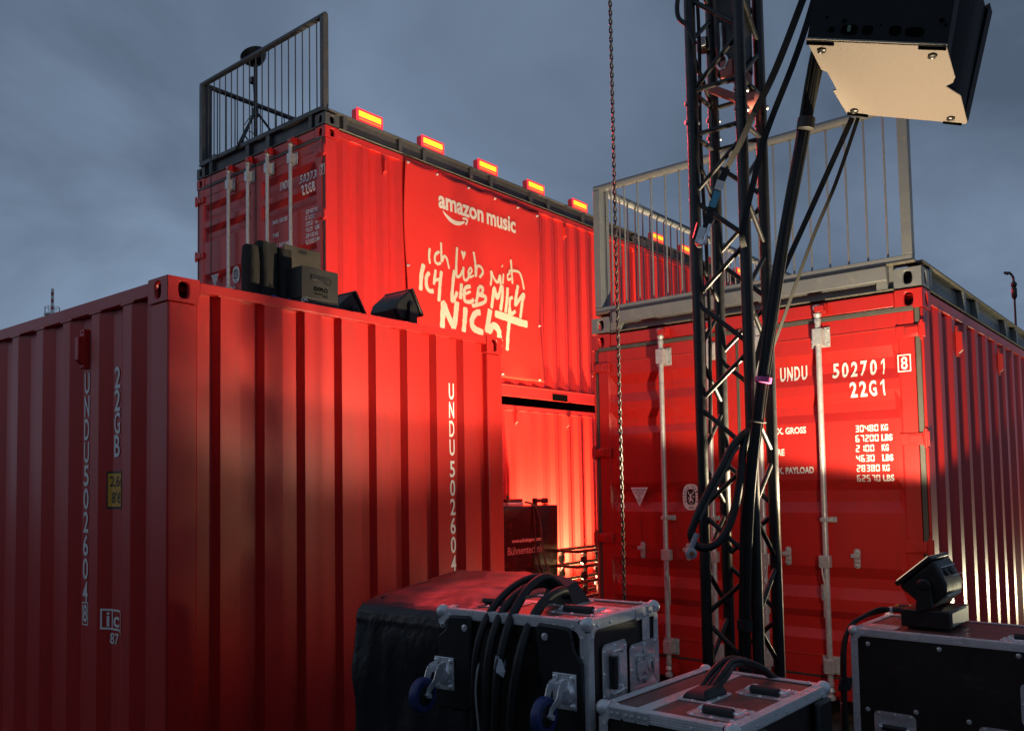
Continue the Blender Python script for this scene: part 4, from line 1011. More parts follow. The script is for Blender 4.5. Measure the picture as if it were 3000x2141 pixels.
b_ = MB(); b_.box(-.018, .018, -.040, -.034, -.02, .02); b_.build('buckle', ZINC, cl, bevel=.002)
ck = MB()
for x, ph in ((-.02, 0), (.008, 1.5)):
    ck.tube(smoothpath([(x, .0 + .01 * math.sin(ph), 5.3), (x - .015, .0, 4.4), (x, .01, 3.7), (x - .01, .0, 3.2), (x + .01, .01, 2.4), (x - .005, 0, 1.8)], 6), .009, 8)
o = ck.build('signal_cables', BLACKC, None); o.location = TC + Vector((-.115, .05, 0)); tag(o, 'pair of thin black cables running up inside the left chords of the truss', 'cable')
lp_ = MB(); lp_.tube(smoothpath([(.785, 3.86, 4.05), (.765, 3.885, 3.86), (.757, 3.888, 3.78), (.768, 3.89, 3.735), (.80, 3.87, 3.69), (.83, 3.86, 3.60)], 6), .011, 8)
tag(lp_.build('cable_loop', BLACKC, None), 'grey black cable loop bulging out left of the truss top', 'cable')

# ratchet strap, webbing, cable bundle, hose loop
def ribbon(pts, w, th, view=(0, 0, 1.58), k=6, twist=0.0):
    P = smoothpath(pts, k); V, F = [], []; n = len(P)
    for i, p in enumerate(P):
        d = (P[min(i + 1, n - 1)] - P[max(i - 1, 0)]).normalized(); v = (p - Vector(view)).normalized(); s_ = d.cross(v).normalized(); u = s_.cross(d).normalized()
        a = twist * i / (n - 1); x = s_ * math.cos(a) + u * math.sin(a); y = d.cross(x)
        V += [p + x * w / 2 + y * th / 2, p - x * w / 2 + y * th / 2, p - x * w / 2 - y * th / 2, p + x * w / 2 - y * th / 2]
    for i in range(n - 1):
        for q in range(4): F.append((4 * i + q, 4 * i + (q + 1) % 4, 4 * i + 4 + (q + 1) % 4, 4 * i + 4 + q))
    F += [(3, 2, 1, 0), tuple(4 * (n - 1) + q for q in range(4))]
    return V, F
rs = thing('ratchet_strap', 'black ratchet strap with blue label and silver buckle tied across the truss', 'strap', (0, 0, 0))
r_ = MB(); r_.add(*ribbon([(1.32, 3.40, 3.9), (1.211, 3.497, 3.593), (1.112, 3.591, 3.332), (1.035, 3.65, 3.18)], .030, .003)); r_.build('webbing', STRAP, rs)
r_ = MB(); r_.add(*ribbon([(1.035, 3.65, 3.18), (.985, 3.69, 3.07), (.925, 3.722, 2.96)], .026, .003, twist=.5)); r_.build('webbing', STRAPG, rs, loc=None)
r_ = MB(); r_.add(*ribbon([(.925, 3.722, 2.96), (.87, 3.735, 2.83), (.82, 3.745, 2.67)], .032, .003)); r_.build('webbing', STRAP, rs)
r_ = MB(); r_.add(*ribbon([(.882, 3.726, 2.86), (.858, 3.732, 2.79)], .030, .002)); r_.build('label_tag', CYAN, rs)
r_ = MB(); r_.add(*ribbon([(.898, 3.722, 2.905), (.884, 3.725, 2.865)], .036, .006)); r_.build('label_cap', WHITE, rs)
bk = MB(); bk.obox((.803, 3.735, 2.66), (.012, -.004, .035), (.005, .02, 0), (.014, 0, -.005)); bk.cyl((.80, 3.71, 2.63), (.80, 3.76, 2.63), .014, n=12); bk.tube([(.818, 3.72, 2.62), (.822, 3.72, 2.66), (.845, 3.72, 2.71)], .008, 8); bk.build('ratchet_buckle', ZINC, rs, bevel=.002)
bk = MB(); bk.obox((.783, 3.74, 2.69), (.010, 0, .034), (.0, .018, 0), (.004, 0, 0)); bk.build('ratchet_handle', HOUS, rs, bevel=.002)
o = MB(); o.add(*ribbon([(1.30, 3.33, 3.85), (1.223, 3.40, 3.536), (1.159, 3.461, 3.325), (1.062, 3.576, 3.056), (1.01, 3.62, 2.85), (.971, 3.667, 2.657), (.985, 3.70, 2.60)], .026, .003))
tag(o.build('tie_strap', STRAP, None), 'long narrow black strap slanting down to the middle of the truss from top right', 'strap')
for nm, pts in (('left of a pair of black straps running from the loudspeaker down to the truss', [(1.469, 3.671, 3.157), (1.31, 3.74, 2.80), (1.162, 3.808, 2.462), (1.10, 3.845, 2.25), (1.035, 3.86, 2.02)]),
                ('right of a pair of straps from the loudspeaker, turning grey lower down', [(1.495, 3.671, 3.157), (1.40, 3.71, 2.88), (1.309, 3.768, 2.65), (1.165, 3.85, 2.24), (1.08, 3.87, 2.02)])):
    o = MB(); o.add(*ribbon(pts, .024 if 'left' in nm else .016, .003, twist=.9 if 'right' in nm else .2)); tag(o.build('speaker_strap', STRAP if 'left' in nm else mat('faded black webbing', (.030, .029, .027), .8), None), nm, 'strap', 'straps from the loudspeaker')
BP = [(1.30, 3.33, 3.62), (1.241, 3.359, 3.37), (1.218, 3.415, 3.257), (1.197, 3.549, 2.999), (1.129, 3.63, 2.613), (1.088, 3.665, 2.325), (1.038, 3.682, 2.009), (.998, 3.697, 1.737), (.964, 3.733, 1.442), (.956, 3.779, 1.142), (.961, 3.83, .743), (.965, 3.84, .3)]
cbun = thing('cable_bundle', 'thick bundle of black cables from the loudspeaker down the front of the truss', 'cables', (0, 0, 0))
offs = [(-.030, .0), (-.012, -.012), (.006, -.014), (.024, -.006), (.0, .012), (-.022, .016), (.036, .006), (.016, .016)]
random.seed(4)
for i, (a, b) in enumerate(offs):
    q = MB(); P = []
    for j, p in enumerate(BP):
        k = .8 + .25 * math.sin(j * 1.3 + i) ; k *= .6 if j in (6, 7) else .8
        P.append((p[0] + a * k, p[1] + b * k - .02, p[2]))
    q.tube(smoothpath(P, 5), .0095 if i < 6 else .006, 8); q.build('cable', BLACKC if i not in (3, 6) else mat('grey black cable', (.05, .048, .042), .4), cbun)
for z, p, M_, h in ((0, BP[6], PINK, .026), (1, (1.012, 3.692, 1.83), STRAPG, .008), (2, (.958, 3.80, .95), BLACKINK, .05), (3, (1.206, 3.52, 2.86 + .2), BLACKINK, .05)):
    q = MB(); ax_ = Vector((.14, -.05, 1)).normalized() if z != 2 else Vector((0, 0, 1)); pp = Vector(p) + Vector((0, -.02, 0))
    P = []; x = ax_.orthogonal().normalized()
    q.lathe(pp - ax_ * h / 2, ax_, [(.030, 0), (.036, .002), (.036, h - .002), (.030, h)], 16); q.build('tape_wrap', M_, cbun)
hl = thing('hose_loop', 'thick black cable hanging in a loop over the truss brace with a silver shackle', 'cable', (0, 0, 0))
q = MB(); HP = [(.99, 3.74, 1.79), (.953, 3.715, 1.773), (.893, 3.678, 1.713), (.852, 3.662, 1.642), (.777, 3.648, 1.519), (.725, 3.644, 1.414), (.707, 3.647, 1.352), (.735, 3.65, 1.304), (.799, 3.65, 1.306), (.859, 3.657, 1.366), (.905, 3.671, 1.477), (.935, 3.684, 1.607), (.95, 3.70, 1.70), (.985, 3.73, 1.80)]
q.tube(smoothpath(HP, 6), lambda t: .0175 + .003 * math.sin(t * 40) * noise.noise((t * 9, 0, 0)), 12); q.build('hose', BLACKC, hl)
q = MB(); P = smoothpath(HP, 6); q.tube([p + Vector((.012, -.012, -.012)) for p in P[10:30]], .008, 6); q.build('worn_strip', STRAPG, hl)
q = MB(); q.lathe((.700, 3.628, 1.278), (0, -1, 0), [(.020, -.02), (.024, -.012), (.024, .012), (.012, .02)], 16); q.tube(smoothpath([(.70, 3.63, 1.295), (.712, 3.628, 1.325), (.728, 3.626, 1.36)]), .012, 8); q.build('shackle', mat('pale shackle', (.42, .42, .46), .45), hl)
q = MB(); q.lathe((.700, 3.607, 1.278), (0, -1, 0), [(.011, 0), (.009, .003)], 12); q.build('shackle_pin', mat('copper pin', (.35, .12, .05), .4), hl)

# ------------------------------------------------------------------ loudspeaker (bottom cabinet of the array)
sp = thing('loudspeaker', 'black line array loudspeaker with beige underside plate hanging top right', 'loudspeaker', (0, 0, 0))
nn = Vector((.13, .03, 1)).normalized(); lean = (nn + Vector((.14, .12, 0))).normalized()
PL = [(1.096, 3.146, 3.231), (1.597, 3.089, 3.168), (1.726, 3.286, 3.145), (1.737, 3.325, 3.143), (1.724, 3.357, 3.143), (1.768, 3.386, 3.137), (1.814, 3.416, 3.13), (1.943, 3.617, 3.107), (1.949, 3.641, 3.106), (1.439, 3.657, 3.171), (1.317, 3.483, 3.192), (1.33, 3.475, 3.191), (1.3, 3.429, 3.196), (1.246, 3.348, 3.206), (1.219, 3.337, 3.21)]
q = MB(); q.prism(PL, nn * .006); q.build('bottom_plate', TAN, sp, bevel=.002)
for p in ((1.173, 3.196, 3.22), (1.574, 3.153, 3.169), (1.461, 3.625, 3.169), (1.864, 3.601, 3.118)):
    q = MB(); q.lathe(p, -nn, [(.017, .0), (.017, .007), (.010, .010), (.004, .008)], 14); q.build('bolt', BLACKP, sp)
up_ = nn * .0065
body = [PL[0], PL[1], (1.65, 3.175, 3.158), (1.63, 3.30, 3.158), (1.66, 3.40, 3.152), (1.40, 3.50, 3.18), (1.245, 3.36, 3.207)]
q = MB(); q.prism([Vector(p) + up_ for p in body], lean * .55); q.build('cabinet', CABM, sp, bevel=.006)
back = [(1.63, 3.30, 3.158), (1.728, 3.357, 3.143), (1.80, 3.415, 3.131), (1.940, 3.617, 3.108), (1.947, 3.640, 3.107), (1.44, 3.655, 3.171), (1.40, 3.50, 3.18)]
q = MB(); q.prism([Vector(p) + up_ for p in back], (nn + Vector((.17, .12, 0))).normalized() * .55); q.build('waveguide', CABM, sp, bevel=.01)
q = MB(); q.prism([Vector(p) + up_ for p in [(1.905, 3.56, 3.112), (1.953, 3.628, 3.105), (1.95, 3.645, 3.105), (1.88, 3.645, 3.114)]], (nn + Vector((.2, .13, 0))).normalized() * .57); q.build('side_wing', CABM, sp, bevel=.004)
fe = Vector((.501, -.057, -.063)).normalized(); fn = fe.cross(lean).normalized()
if fn.y > 0: fn = -fn
P0 = Vector(PL[0]) + up_
for u, v, a, b in ((.085, .045, .011, .011), (.150, .048, .030, .022), (.215, .050, .020, .020), (.315, .052, .021, .021), (.385, .050, .034, .020), (.125, .085, .008, .008), (.26, .075, .004, .004), (.475, .105, .010, .010), (.49, .085, .006, .006), (.06, .10, .005, .005)):
    q = MB(); ring = []
    for i in range(20):
        t = 2 * math.pi * i / 20; c, s_ = math.cos(t), math.sin(t); p_ = (abs(c) ** 3 + abs(s_) ** 3) ** (-1 / 3)
        ring.append(P0 + fe * (u + a * c * p_) + lean * (v + b * s_ * p_) + fn * .0012)
    q.prism(ring, fn * .0015); q.build('panel_hole', HOLE, sp)
q = MB(); q.obox(P0 + fe * .147 + lean * .05 + fn * .004, fe * .006, lean * .014, fn * .002); q.build('plug_tab', mat('green tab', (.10, .16, .10), .5), sp)
q = MB(); q.bar(Vector(PL[0]) + nn * .007 + fn * .002, Vector(PL[1]) + nn * .007 + fn * .002, .006, .006); q.build('edge_trim', mat('pale edge trim', (.40, .36, .28), .5), sp)
for a, b in (((1.10, 3.155, 3.2285), (1.20, 3.143, 3.216)), ((1.50, 3.108, 3.178), (1.597, 3.095, 3.166)), ((1.44, 3.648, 3.168), (1.53, 3.652, 3.157)), ((1.85, 3.640, 3.118), (1.93, 3.640, 3.108))):
    q = MB(); q.bar(Vector(a) - nn * .0015, Vector(b) - nn * .0015, .006, .012, nn); q.build('plate_slot', HOLE, sp)

# ------------------------------------------------------------------ hanging chain
cm = MB(); zc0 = 5.6; r_, lw, ll = .0036, .0080, .0150
n_l = int((zc0 - .55) / .0235)
for i in range(n_l):
    z = zc0 - i * .0235; P = []
    for j in range(12):
        t = 2 * math.pi * j / 12; c, s_ = math.cos(t), math.sin(t)
        a, b = lw * c, (ll - lw) * (1 if s_ > 0 else -1) + lw * s_
        P.append(Vector((a, 0, z + b)) if i % 2 == 0 else Vector((a * .35, a, z + b)))
    n = len(P); V = []
    for j, p in enumerate(P):
        d = (P[(j + 1) % n] - P[j - 1]).normalized(); x = d.cross(Vector((0, 1, 0) if i % 2 == 0 else (1, -.35, 0))).normalized(); y = d.cross(x)
        for k in range(6):
            t = 2 * math.pi * k / 6; V.append(p + x * math.cos(t) * r_ * 1.15 + y * math.sin(t) * r_ * 1.15)
    cm.add(V, [(j * 6 + k, j * 6 + (k + 1) % 6, ((j + 1) % n) * 6 + (k + 1) % 6, ((j + 1) % n) * 6 + k) for j in range(n) for k in range(6)])
o = cm.build('hoist_chain', CHAIN, None); o.location = (.492, 4.30, 0); o.rotation_euler = (0, 0, .5)
tag(o, 'long steel link chain hanging straight down left of the truss', 'chain')

# ------------------------------------------------------------------ flight cases
def flight_case(label, loc, rz, w, d, h, lid=0.0, split=None):
    """box 0..w, 0..d, 0..h with aluminium edging and ball corners"""
    root = thing('flight_case', label, 'flight case', loc, rz, 'flight cases in the foreground')
    b_ = MB(); b_.box(.004, w - .004, .004, d - .004, .004, h - .005); b_.build('case_shell', LAM, root)
    t = MB(); t.box(.006, w - .006, .006, d - .006, h - .0048, h - .003); t.build('top_panel', LAMT, root)
    E = .030
    e = MB()
    def strip(p, q, u, v):
        """L-profile with ribs along edge p-q; u and v point inwards along the two faces"""
        p, q, u, v = map(Vector, (p, q, u, v)); L = (q - p); k = L.normalized()
        a, b = p + k * .035, q - k * .035
        for m1, m2 in ((u, v), (v, u)):
            c = (a + b) / 2 + m1 * E / 2 - m2 * .0006; e.obox(c, k * (b - a).length / 2, m1 * E / 2, m2 * .0014)
            for r_ in (.25, .5, .75): 
                c2 = (a + b) / 2 + m1 * E * r_ - m2 * .0024; e.obox(c2, k * (b - a).length / 2, m1 * .0016, m2 * .0006)
        n = max(2, int(L.length / .16))
        for i in range(n):
            s_ = (i + .5) / n; 
            for m1, m2 in ((u, v), (v, u)): e.rivet(a.lerp(b, s_) + m1 * E * .62 - m2 * .002, -m2, .0058)
    X, Y, Z = (1, 0, 0), (0, 1, 0), (0, 0, 1); nX, nY, nZ = (-1, 0, 0), (0, -1, 0), (0, 0, -1)
    for z, v in ((0, Z), (h, nZ)):
        strip((0, 0, z), (w, 0, z), Y, v); strip((0, d, z), (w, d, z), nY, v); strip((0, 0, z), (0, d, z), X, v); strip((w, 0, z), (w, d, z), nX, v)
    for x, u in ((0, X), (w, nX)):
        for y, v in ((0, Y), (d, nY)): strip((x, y, 0), (x, y, h), u, v)
    e.build('edge_extrusion', ALU, root)
    for x, sx in ((0, 1), (w, -1)):
        for y, sy in ((0, 1), (d, -1)):
            for z, sz in ((0, 1), (h, -1)):
                c = MB(); c.ball((x + sx * .010, y + sy * .010, z + sz * .010), .024, 14)
                for ax in range(3):
                    P = []
                    base = Vector((x, y, z)); dirs = [Vector((sx, 0, 0)), Vector((0, sy, 0)), Vector((0, 0, sz))]
                    o_ = dirs[ax]; u, v = dirs[(ax + 1) % 3], dirs[(ax + 2) % 3]
                    for a, b in ((.012, .012), (.062, .010), (.066, .022), (.040, .034), (.034, .040), (.022, .066), (.010, .062)): P.append(base + u * a + v * b - o_ * .0045)
                    c.prism(P, o_ * .004)
                    c.rivet(base + u * .052 + v * .019 - o_ * .0045, -o_, .006); c.rivet(base + v * .052 + u * .019 - o_ * .0045, -o_, .006)
                c.build('ball_corner', ALU, root)
    return root
def dish(root, c, u, v, n, hw, hh, kind):
    """recessed dish plate: 'handle' with grip along u, 'latch', 'cable' ; u, v in plane, n outward"""
    c, u, v, n = Vector(c), Vector(u), Vector(v), Vector(n)
    m_ = MB(); t = .0022; rim = .022
    def rr(hw_, hh_, r, k=4):
        P = []
        for (sx, sy, a0) in ((1, 1, 0), (-1, 1, 90), (-1, -1, 180), (1, -1, 270)):
            for i in range(k + 1):
                a = R(a0 + 90 * i / k); P.append(((hw_ - r) * sx + r * math.cos(a), (hh_ - r) * sy + r * math.sin(a)))
        return P
    o = rr(hw, hh, .022); i_ = rr(hw - rim, hh - rim, .008); k = len(o)
    ring = [c + u * a + v * b + n * (.0008 + t) for a, b in o]; ring2 = [c + u * a + v * b + n * (.0008 + t) for a, b in i_]
    bot = [c + u * a * .94 + v * b * .94 + n * (.0008 if True else 0) for a, b in i_]; low = [c + u * a + v * b + n * .0006 for a, b in o]
    m_.add(low + ring + ring2 + bot, [(q, (q + 1) % k, k + (q + 1) % k, k + q) for q in range(k)] + [(k + q, k + (q + 1) % k, 2 * k + (q + 1) % k, 2 * k + q) for q in range(k)] +
           [(2 * k + q, 2 * k + (q + 1) % k, 3 * k + (q + 1) % k, 3 * k + q) for q in range(k)] + [tuple(3 * k + q for q in range(k))])
    for sx in (-1, 0, 1):
        for sy in (-1, 1):
            m_.rivet(c + u * (hw - rim * .5) * sx * .86 + v * (hh - rim * .5) * sy + n * .003, n, .0062)
    for sx in (-1, 1): m_.rivet(c + u * (hw - rim * .5) * sx + n * .003, n, .0062)
    pl = m_.build('dish_plate', ZINC if kind != 'cable' else ALU, root)
    if kind == 'handle':
        h_ = MB(); a, b = c - u * hw * .56 + v * hh * .30 + n * .012, c + u * hw * .56 + v * hh * .30 + n * .012
        h_.cyl(a, b, .0135, n=14); h_.build('grip', BLACKPL, pl, bevel=.003)
        w_ = MB(); w_.tube(smoothpath([a - v * hh * .75 - n * .006, a - v * hh * .70 - u * .012, a - u * .014, a, b, b + u * .014, b - v * hh * .70 + u * .012, b - v * hh * .75 - n * .006], 3), .0048, 8); w_.build('handle_bow', ZINC, pl)
        sb_ = MB(); sb_.obox(c - v * hh * .42 + n * .0045, u * hw * .5, v * hh * .12, n * .0035); sb_.build('spring_box', ZINC, pl, bevel=.002)
    if kind == 'latch':
        l_ = MB(); l_.obox(c - u * hw * .30 + n * .005, u * hw * .26, v * hh * .22, n * .004); l_.obox(c + u * hw * .28 + n * .006, u * hw * .34, v * hh * .34, n * .004)
        l_.lathe(c + u * hw * .25 + n * .009, n, [(.022, 0), (.022, .004), (.014, .006)], 18); l_.obox(c + u * hw * .42 + n * .012, u * .004, v * .026, n * .004)
        l_.obox(c - u * hw * .05 + v * hh * .45 + n * .004, u * hw * .4, v * .004, n * .004); l_.obox(c - u * hw * .05 - v * hh * .45 + n * .004, u * hw * .4, v * .004, n * .004)
        for a, b in ((-.45, .3), (-.45, -.3), (.0, .55), (.0, -.55)): l_.lathe(c + u * hw * a + v * hh * b + n * .004, n, [(.012, 0), (.010, .004)], 12)
        l_.build('butterfly_latch', GALV, pl, bevel=.002)
        s_ = MB(); s_.obox(c + u * hw * .27 + n * .0158, u * .003, v * .012, n * .001); s_.build('key_slot', BLACKINK, pl)
    return pl
def castor(root, c, n, drop, side, dia=.10):
    """swivel castor on a vertical face: plate centre c, outward n (unit), wheel hanging by drop and leaning along side"""
    c, n, sd = Vector(c), Vector(n), Vector(side); z = Vector((0, 0, 1))
    cast = MB(); u = sd
    cast.obox(c + n * .003, u * .043, z * .055, n * .003)
    for a in (-1, 1):
        for b in (-1, 1): cast.lathe(c + u * .032 * a + z * .043 * b + n * .006, n, [(.0095, 0), (.0095, .005), (.004, .008)], 8)
    cast.lathe(c + n * .006, n, [(.038, 0), (.036, .006), (.030, .016), (.018, .020)], 22)
    pl = cast.build('castor', ZINC, root, bevel=.0015)
    wc = c + n * .100 + u * .0 - z * drop + u * .012
    ax = (u * .93 + n * .0 - Vector((0, 0, 0))).normalized()
    ax = (u * .995 + n * .02).normalized()
    w_ = MB(); r = dia / 2
    w_.lathe(wc - ax * .016, ax, [(r * .62, 0), (r * .90, .0), (r * .98, .004), (r, .010), (r, .022), (r * .98, .028), (r * .90, .032), (r * .62, .032), (r * .62, 0)], 28, caps=False)
    wheel = w_.build('wheel', BLUEW, pl)
    h_ = MB(); h_.lathe(wc - ax * .013, ax, [(r * .63, 0), (r * .35, .004), (r * .35, .022), (r * .63, .026)], 24); h_.build('wheel_hub', BLACKPL, pl)
    f = MB()
    for s_ in (-1, 1):
        o = ax * .021 * s_
        P = smoothpath([c + n * .020 + z * .026 + o, c + n * .052 + z * .022 + o, c + n * .070 - z * .01 + o, wc + z * .02 - n * .012 + o, wc + o], 4)
        for i in range(len(P) - 1):
            wdt = .018 - .010 * i / len(P)
            q = (P[i + 1] - P[i]).normalized(); y = ax.cross(q)
            f.obox((P[i] + P[i + 1]) / 2, q * ((P[i + 1] - P[i]).length / 2 + .001), y * wdt, ax * .0013)
    f.cyl(wc - ax * .028, wc + ax * .028, .006, n=8); f.cyl(wc - ax * .034, wc - ax * .023, .0095, n=6); f.cyl(wc + ax * .023, wc + ax * .034, .0095, n=6)
    f.build('castor_fork', ZINC, pl)
    return pl

X, Y, Z = Vector((1, 0, 0)), Vector((0, 1, 0)), Vector((0, 0, 1))
# case standing on end, castors towards the viewer
W1, D1, H1 = .46, .61, 1.15
E1 = flight_case('tall flight case stood on end with blue castors and thick black cables draped over it', (.190, 2.66, .004), R(54), W1, D1, H1)
for y0, y1, sg in ((.455, .602, 1), (.012, .185, -1)):
    p = MB()
    if sg > 0: P = [(y0, 1.128), (y0 - .002, 1.03), (y0 - .004, .84), (y0 + .02, .815), (y1 - .0, .815), (y1 + .0, .95), (y1, 1.06), (y1 - .035, 1.085), (y1 - .04, 1.118), (y1 - .055, 1.132), (y0 + .012, 1.136)]
    else: P = [(y1, 1.128), (y1 - .003, .99), (y1 - .03, .90), (y1 - .05, .80), (y0 + .02, .795), (y0, .815), (y0, 1.02), (y0 + .03, 1.06), (y0 + .04, 1.115), (y0 + .055, 1.130), (y1 - .012, 1.136)]
    p.prism([(-.0005, a, b) for a, b in P], (-.018, 0, 0)); o = p.build('stacking_pad', BLACKPL, E1, bevel=.008)
    q = MB(); ca = (y0 + y1) / 2
    for a, b in ((-.05, 1.095), (.05, 1.095), (-.05, 1.0), (.05, 1.0)): q.lathe((-.0187, ca + a, b), (-1, 0, 0), [(.005, 0), (.004, .0008)], 8)
    q.build('screw_hole', BLACKINK, o)
    q = MB(); q.lathe((-.0187, ca + (-.05 if sg > 0 else .05), 1.095), (-1, 0, 0), [(.012, 0), (.012, .003), (.006, .005)], 12); q.build('bolt_head', ZINC, o)
    castor(E1, (-.020, .568 if sg > 0 else .075, .935), (-1, 0, 0), .055, (0, 1, 0), .116)
# right-hand face: handle dish, latch dish, centre band
dish(E1, (.152, -.002, .975), Z, X * -1, Y * -1, .092, .078, 'handle')
dish(E1, (.353, -.002, .955), X, Z, Y * -1, .104, .084, 'latch')
q = MB(); q.box(.345, .395, -.003, -.0005, 1.04, 1.118); q.box(.345, .395, -.003, -.0005, .1, .865); q.build('lid_joint', ALU, E1)
q = MB()
for z in (1.131,):
    for x in (.325, .415): q.obox((x, -.004, z), (.028, 0, 0), (0, .002, 0), (0, 0, .017)); q.rivet((x - .014, -.006, z), (0, -1, 0)); q.rivet((x + .014, -.006, z), (0, -1, 0))
q.build('corner_brace', GALV, E1)
# lid
dish(E1, (.185, .135, H1 - .0025), Y, X * -1, Z, .100, .075, 'handle'); dish(E1, (.185, .485, H1 - .0025), Y, X * -1, Z, .095, .075, 'handle')
q = MB(); q.box(.275, .325, .035, .575, H1 - .0028, H1 - .0005); q.build('lid_joint', ALU, E1)
dish(E1, (.345, .305, H1 - .0025), X, Y, Z, .085, .075, 'cable')
# cables coming out of the lid and over the front edge
hood = MB(); hood.prism([(.30, .36, H1), (.30, .255, H1), (.375, .255, H1), (.375, .36, H1)], (0, 0, .002)); 
hood.add([(.285, .375, H1 + .001), (.285, .235, H1 + .001), (.40, .235, H1 + .001), (.40, .375, H1 + .001), (.305, .345, H1 + .085), (.30, .27, H1 + .06), (.36, .27, H1 + .075), (.36, .345, H1 + .095)],
         [(0, 1, 2, 3), (4, 5, 6, 7), (0, 1, 5, 4), (1, 2, 6, 5), (2, 3, 7, 6), (3, 0, 4, 7)]); hood.build('cable_hood', BLACKC, E1, bevel=.012)
def e1(p): 
    c, s_ = math.cos(R(54)), math.sin(R(54)); return (.190 + p[0] * c - p[1] * s_, 2.66 + p[0] * s_ + p[1] * c, p[2] + .004)
runs = [([(.33, .33, 1.19), (.25, .345, 1.245), (.14, .365, 1.235), (.03, .39, 1.165), (-.035, .405, 1.06), (-.05, .415, .90), (-.045, .42, .6), (-.04, .42, .2)], .013),
        ([(.32, .315, 1.18), (.24, .325, 1.225), (.13, .335, 1.215), (.03, .345, 1.16), (-.035, .352, 1.06), (-.055, .358, .90), (-.05, .36, .6), (-.05, .365, .2)], .0155),
        ([(.33, .30, 1.19), (.22, .30, 1.250), (.11, .30, 1.225), (.015, .298, 1.15), (-.04, .30, 1.05), (-.06, .315, .90), (-.055, .33, .6), (-.05, .325, .2)], .0155),
        ([(.31, .285, 1.175), (.24, .25, 1.205), (.12, .236, 1.19), (.02, .228, 1.13), (-.042, .232, 1.03), (-.062, .25, .88), (-.058, .27, .6), (-.05, .30, .2)], .0165)]
nm = ['thin leftmost black cable draped over the tall flight case', 'second from left black cable draped over the tall flight case', 'black cable with grey tape flag draped over the tall flight case', 'rightmost thick black cable draped over the tall flight case']
for (pts, r_), l in zip(runs, nm):
    q = MB(); q.tube([e1(p) for p in smoothpath(pts, 7)], r_, 12); o = q.build('draped_cable', BLACKC, None); tag(o, l, 'cable', 'cables draped over the tall flight case')
    if 'flag' in l:
        f_ = MB(); P = [e1(p) for p in ((-.058, .318, 1.022), (-.07, .285, 1.018), (-.082, .262, .985), (-.078, .272, .965), (-.074, .300, .975), (-.062, .322, .985))]
        f_.prism(P, (.002, .001, 0)); f_.lathe(e1((-.047, .305, .99)), (0, 0, 1), [(.0165, 0), (.0165, .035)], 14); f_.build('tape_flag', mat('grey blue tape', (.42, .45, .52), .6), o, smooth=False)
q = MB(); q.tube([e1(p) for p in smoothpath([(-.04, .40, .99), (-.07, .385, .965), (-.075, .388, .90), (-.074, .38, .80), (-.072, .375, .74)], 6)], .0035, 6)
tag(q.build('cable_tie', mat('grey tie cord', (.30, .29, .28), .6), None), 'thin grey cord hanging from the cables on the tall flight case', 'cord')

# low case in front, cables out of its lid
K2 = .846
W2, D2, H2 = .745 * K2, .52 * K2, .92
E2 = flight_case('low flight case at the bottom of the picture with cables plugged into its lid', (.545, 2.297, .004), R(49), W2, D2, H2)
dish(E2, (.155 * K2, .125 * K2, H2 - .0025), Y * -1, X * -1, Z, .083, .070, 'handle'); dish(E2, (.505 * K2, .125 * K2, H2 - .0025), Y * -1, X * -1, Z, .083, .070, 'handle')
q = MB(); q.box(.033, W2 - .033, .335 * K2, .388 * K2, H2 - .0028, H2 - .0005); q.build('lid_joint', ALU, E2)
dish(E2, (.325 * K2, .285 * K2, H2 - .0025), X, Y, Z, .083, .058, 'cable')
q = MB()
for x in (.04, .09, .135): q.obox((-.0045, D2 - x - .02, H2 - .017), (.002, 0, 0), (0, .020, 0), (0, 0, .016)); q.rivet((-.0065, D2 - x - .03, H2 - .017), (-1, 0, 0)); q.rivet((-.0065, D2 - x - .010, H2 - .017), (-1, 0, 0))
q.build('corner_brace', GALV, E2)
for x0, x1 in ((W2 - .13, W2 - .02), (.04, .16)):
    p = MB(); p.prism([(x0, -.0005, H2 - .03), (x1, -.0005, H2 - .03), (x1, -.0005, .62), (x0, -.0005, .62)], (0, -.022, 0)); p.build('stacking_pad', BLACKPL, E2, bevel=.010)
def k2(x, y, z): return (x * K2, y * K2, H2 + z)
q = MB(); q.add([k2(.245, .34, .001), k2(.245, .235, .001), k2(.40, .225, .001), k2(.40, .33, .001), k2(.27, .325, .02), k2(.28, .25, .027), k2(.38, .24, .034), k2(.375, .315, .03)],
         [(0, 1, 2, 3), (4, 5, 6, 7), (0, 1, 5, 4), (1, 2, 6, 5), (2, 3, 7, 6), (3, 0, 4, 7)]); q.build('cable_hood', BLACKC, E2, bevel=.008)
def e2(p):
    c, s_ = math.cos(R(49)), math.sin(R(49)); return (.545 + p[0] * c - p[1] * s_, 2.297 + p[0] * s_ + p[1] * c, p[2] + .004)
names2 = ['first', 'second', 'third', 'last']
for i, (oy, top) in enumerate(((.305, .062), (.285, .050), (.265, .057), (.250, .042))):
    pts = [k2(.33, oy, .015), k2(.42, oy - .005, .024 + top * .6), k2(.52, oy - .02 + .012 * i, .026 + top * .95), k2(.62, oy - .05 + .02 * i, .018 + top * .75), k2(.71, oy - .09 + .02 * i, top * .3), k2(.775, oy - .12 + .02 * i, -.06), k2(.79, oy - .13, -.3), k2(.80, oy - .13, -.7)]
    q = MB(); q.tube([e2(p) for p in smoothpath(pts, 7)], .0093, 10)
    tag(q.build('lid_cable', BLACKC, None), 'black cable arching out of the low flight case lid and over its back edge', 'cable', 'cables arching out of the low flight case')

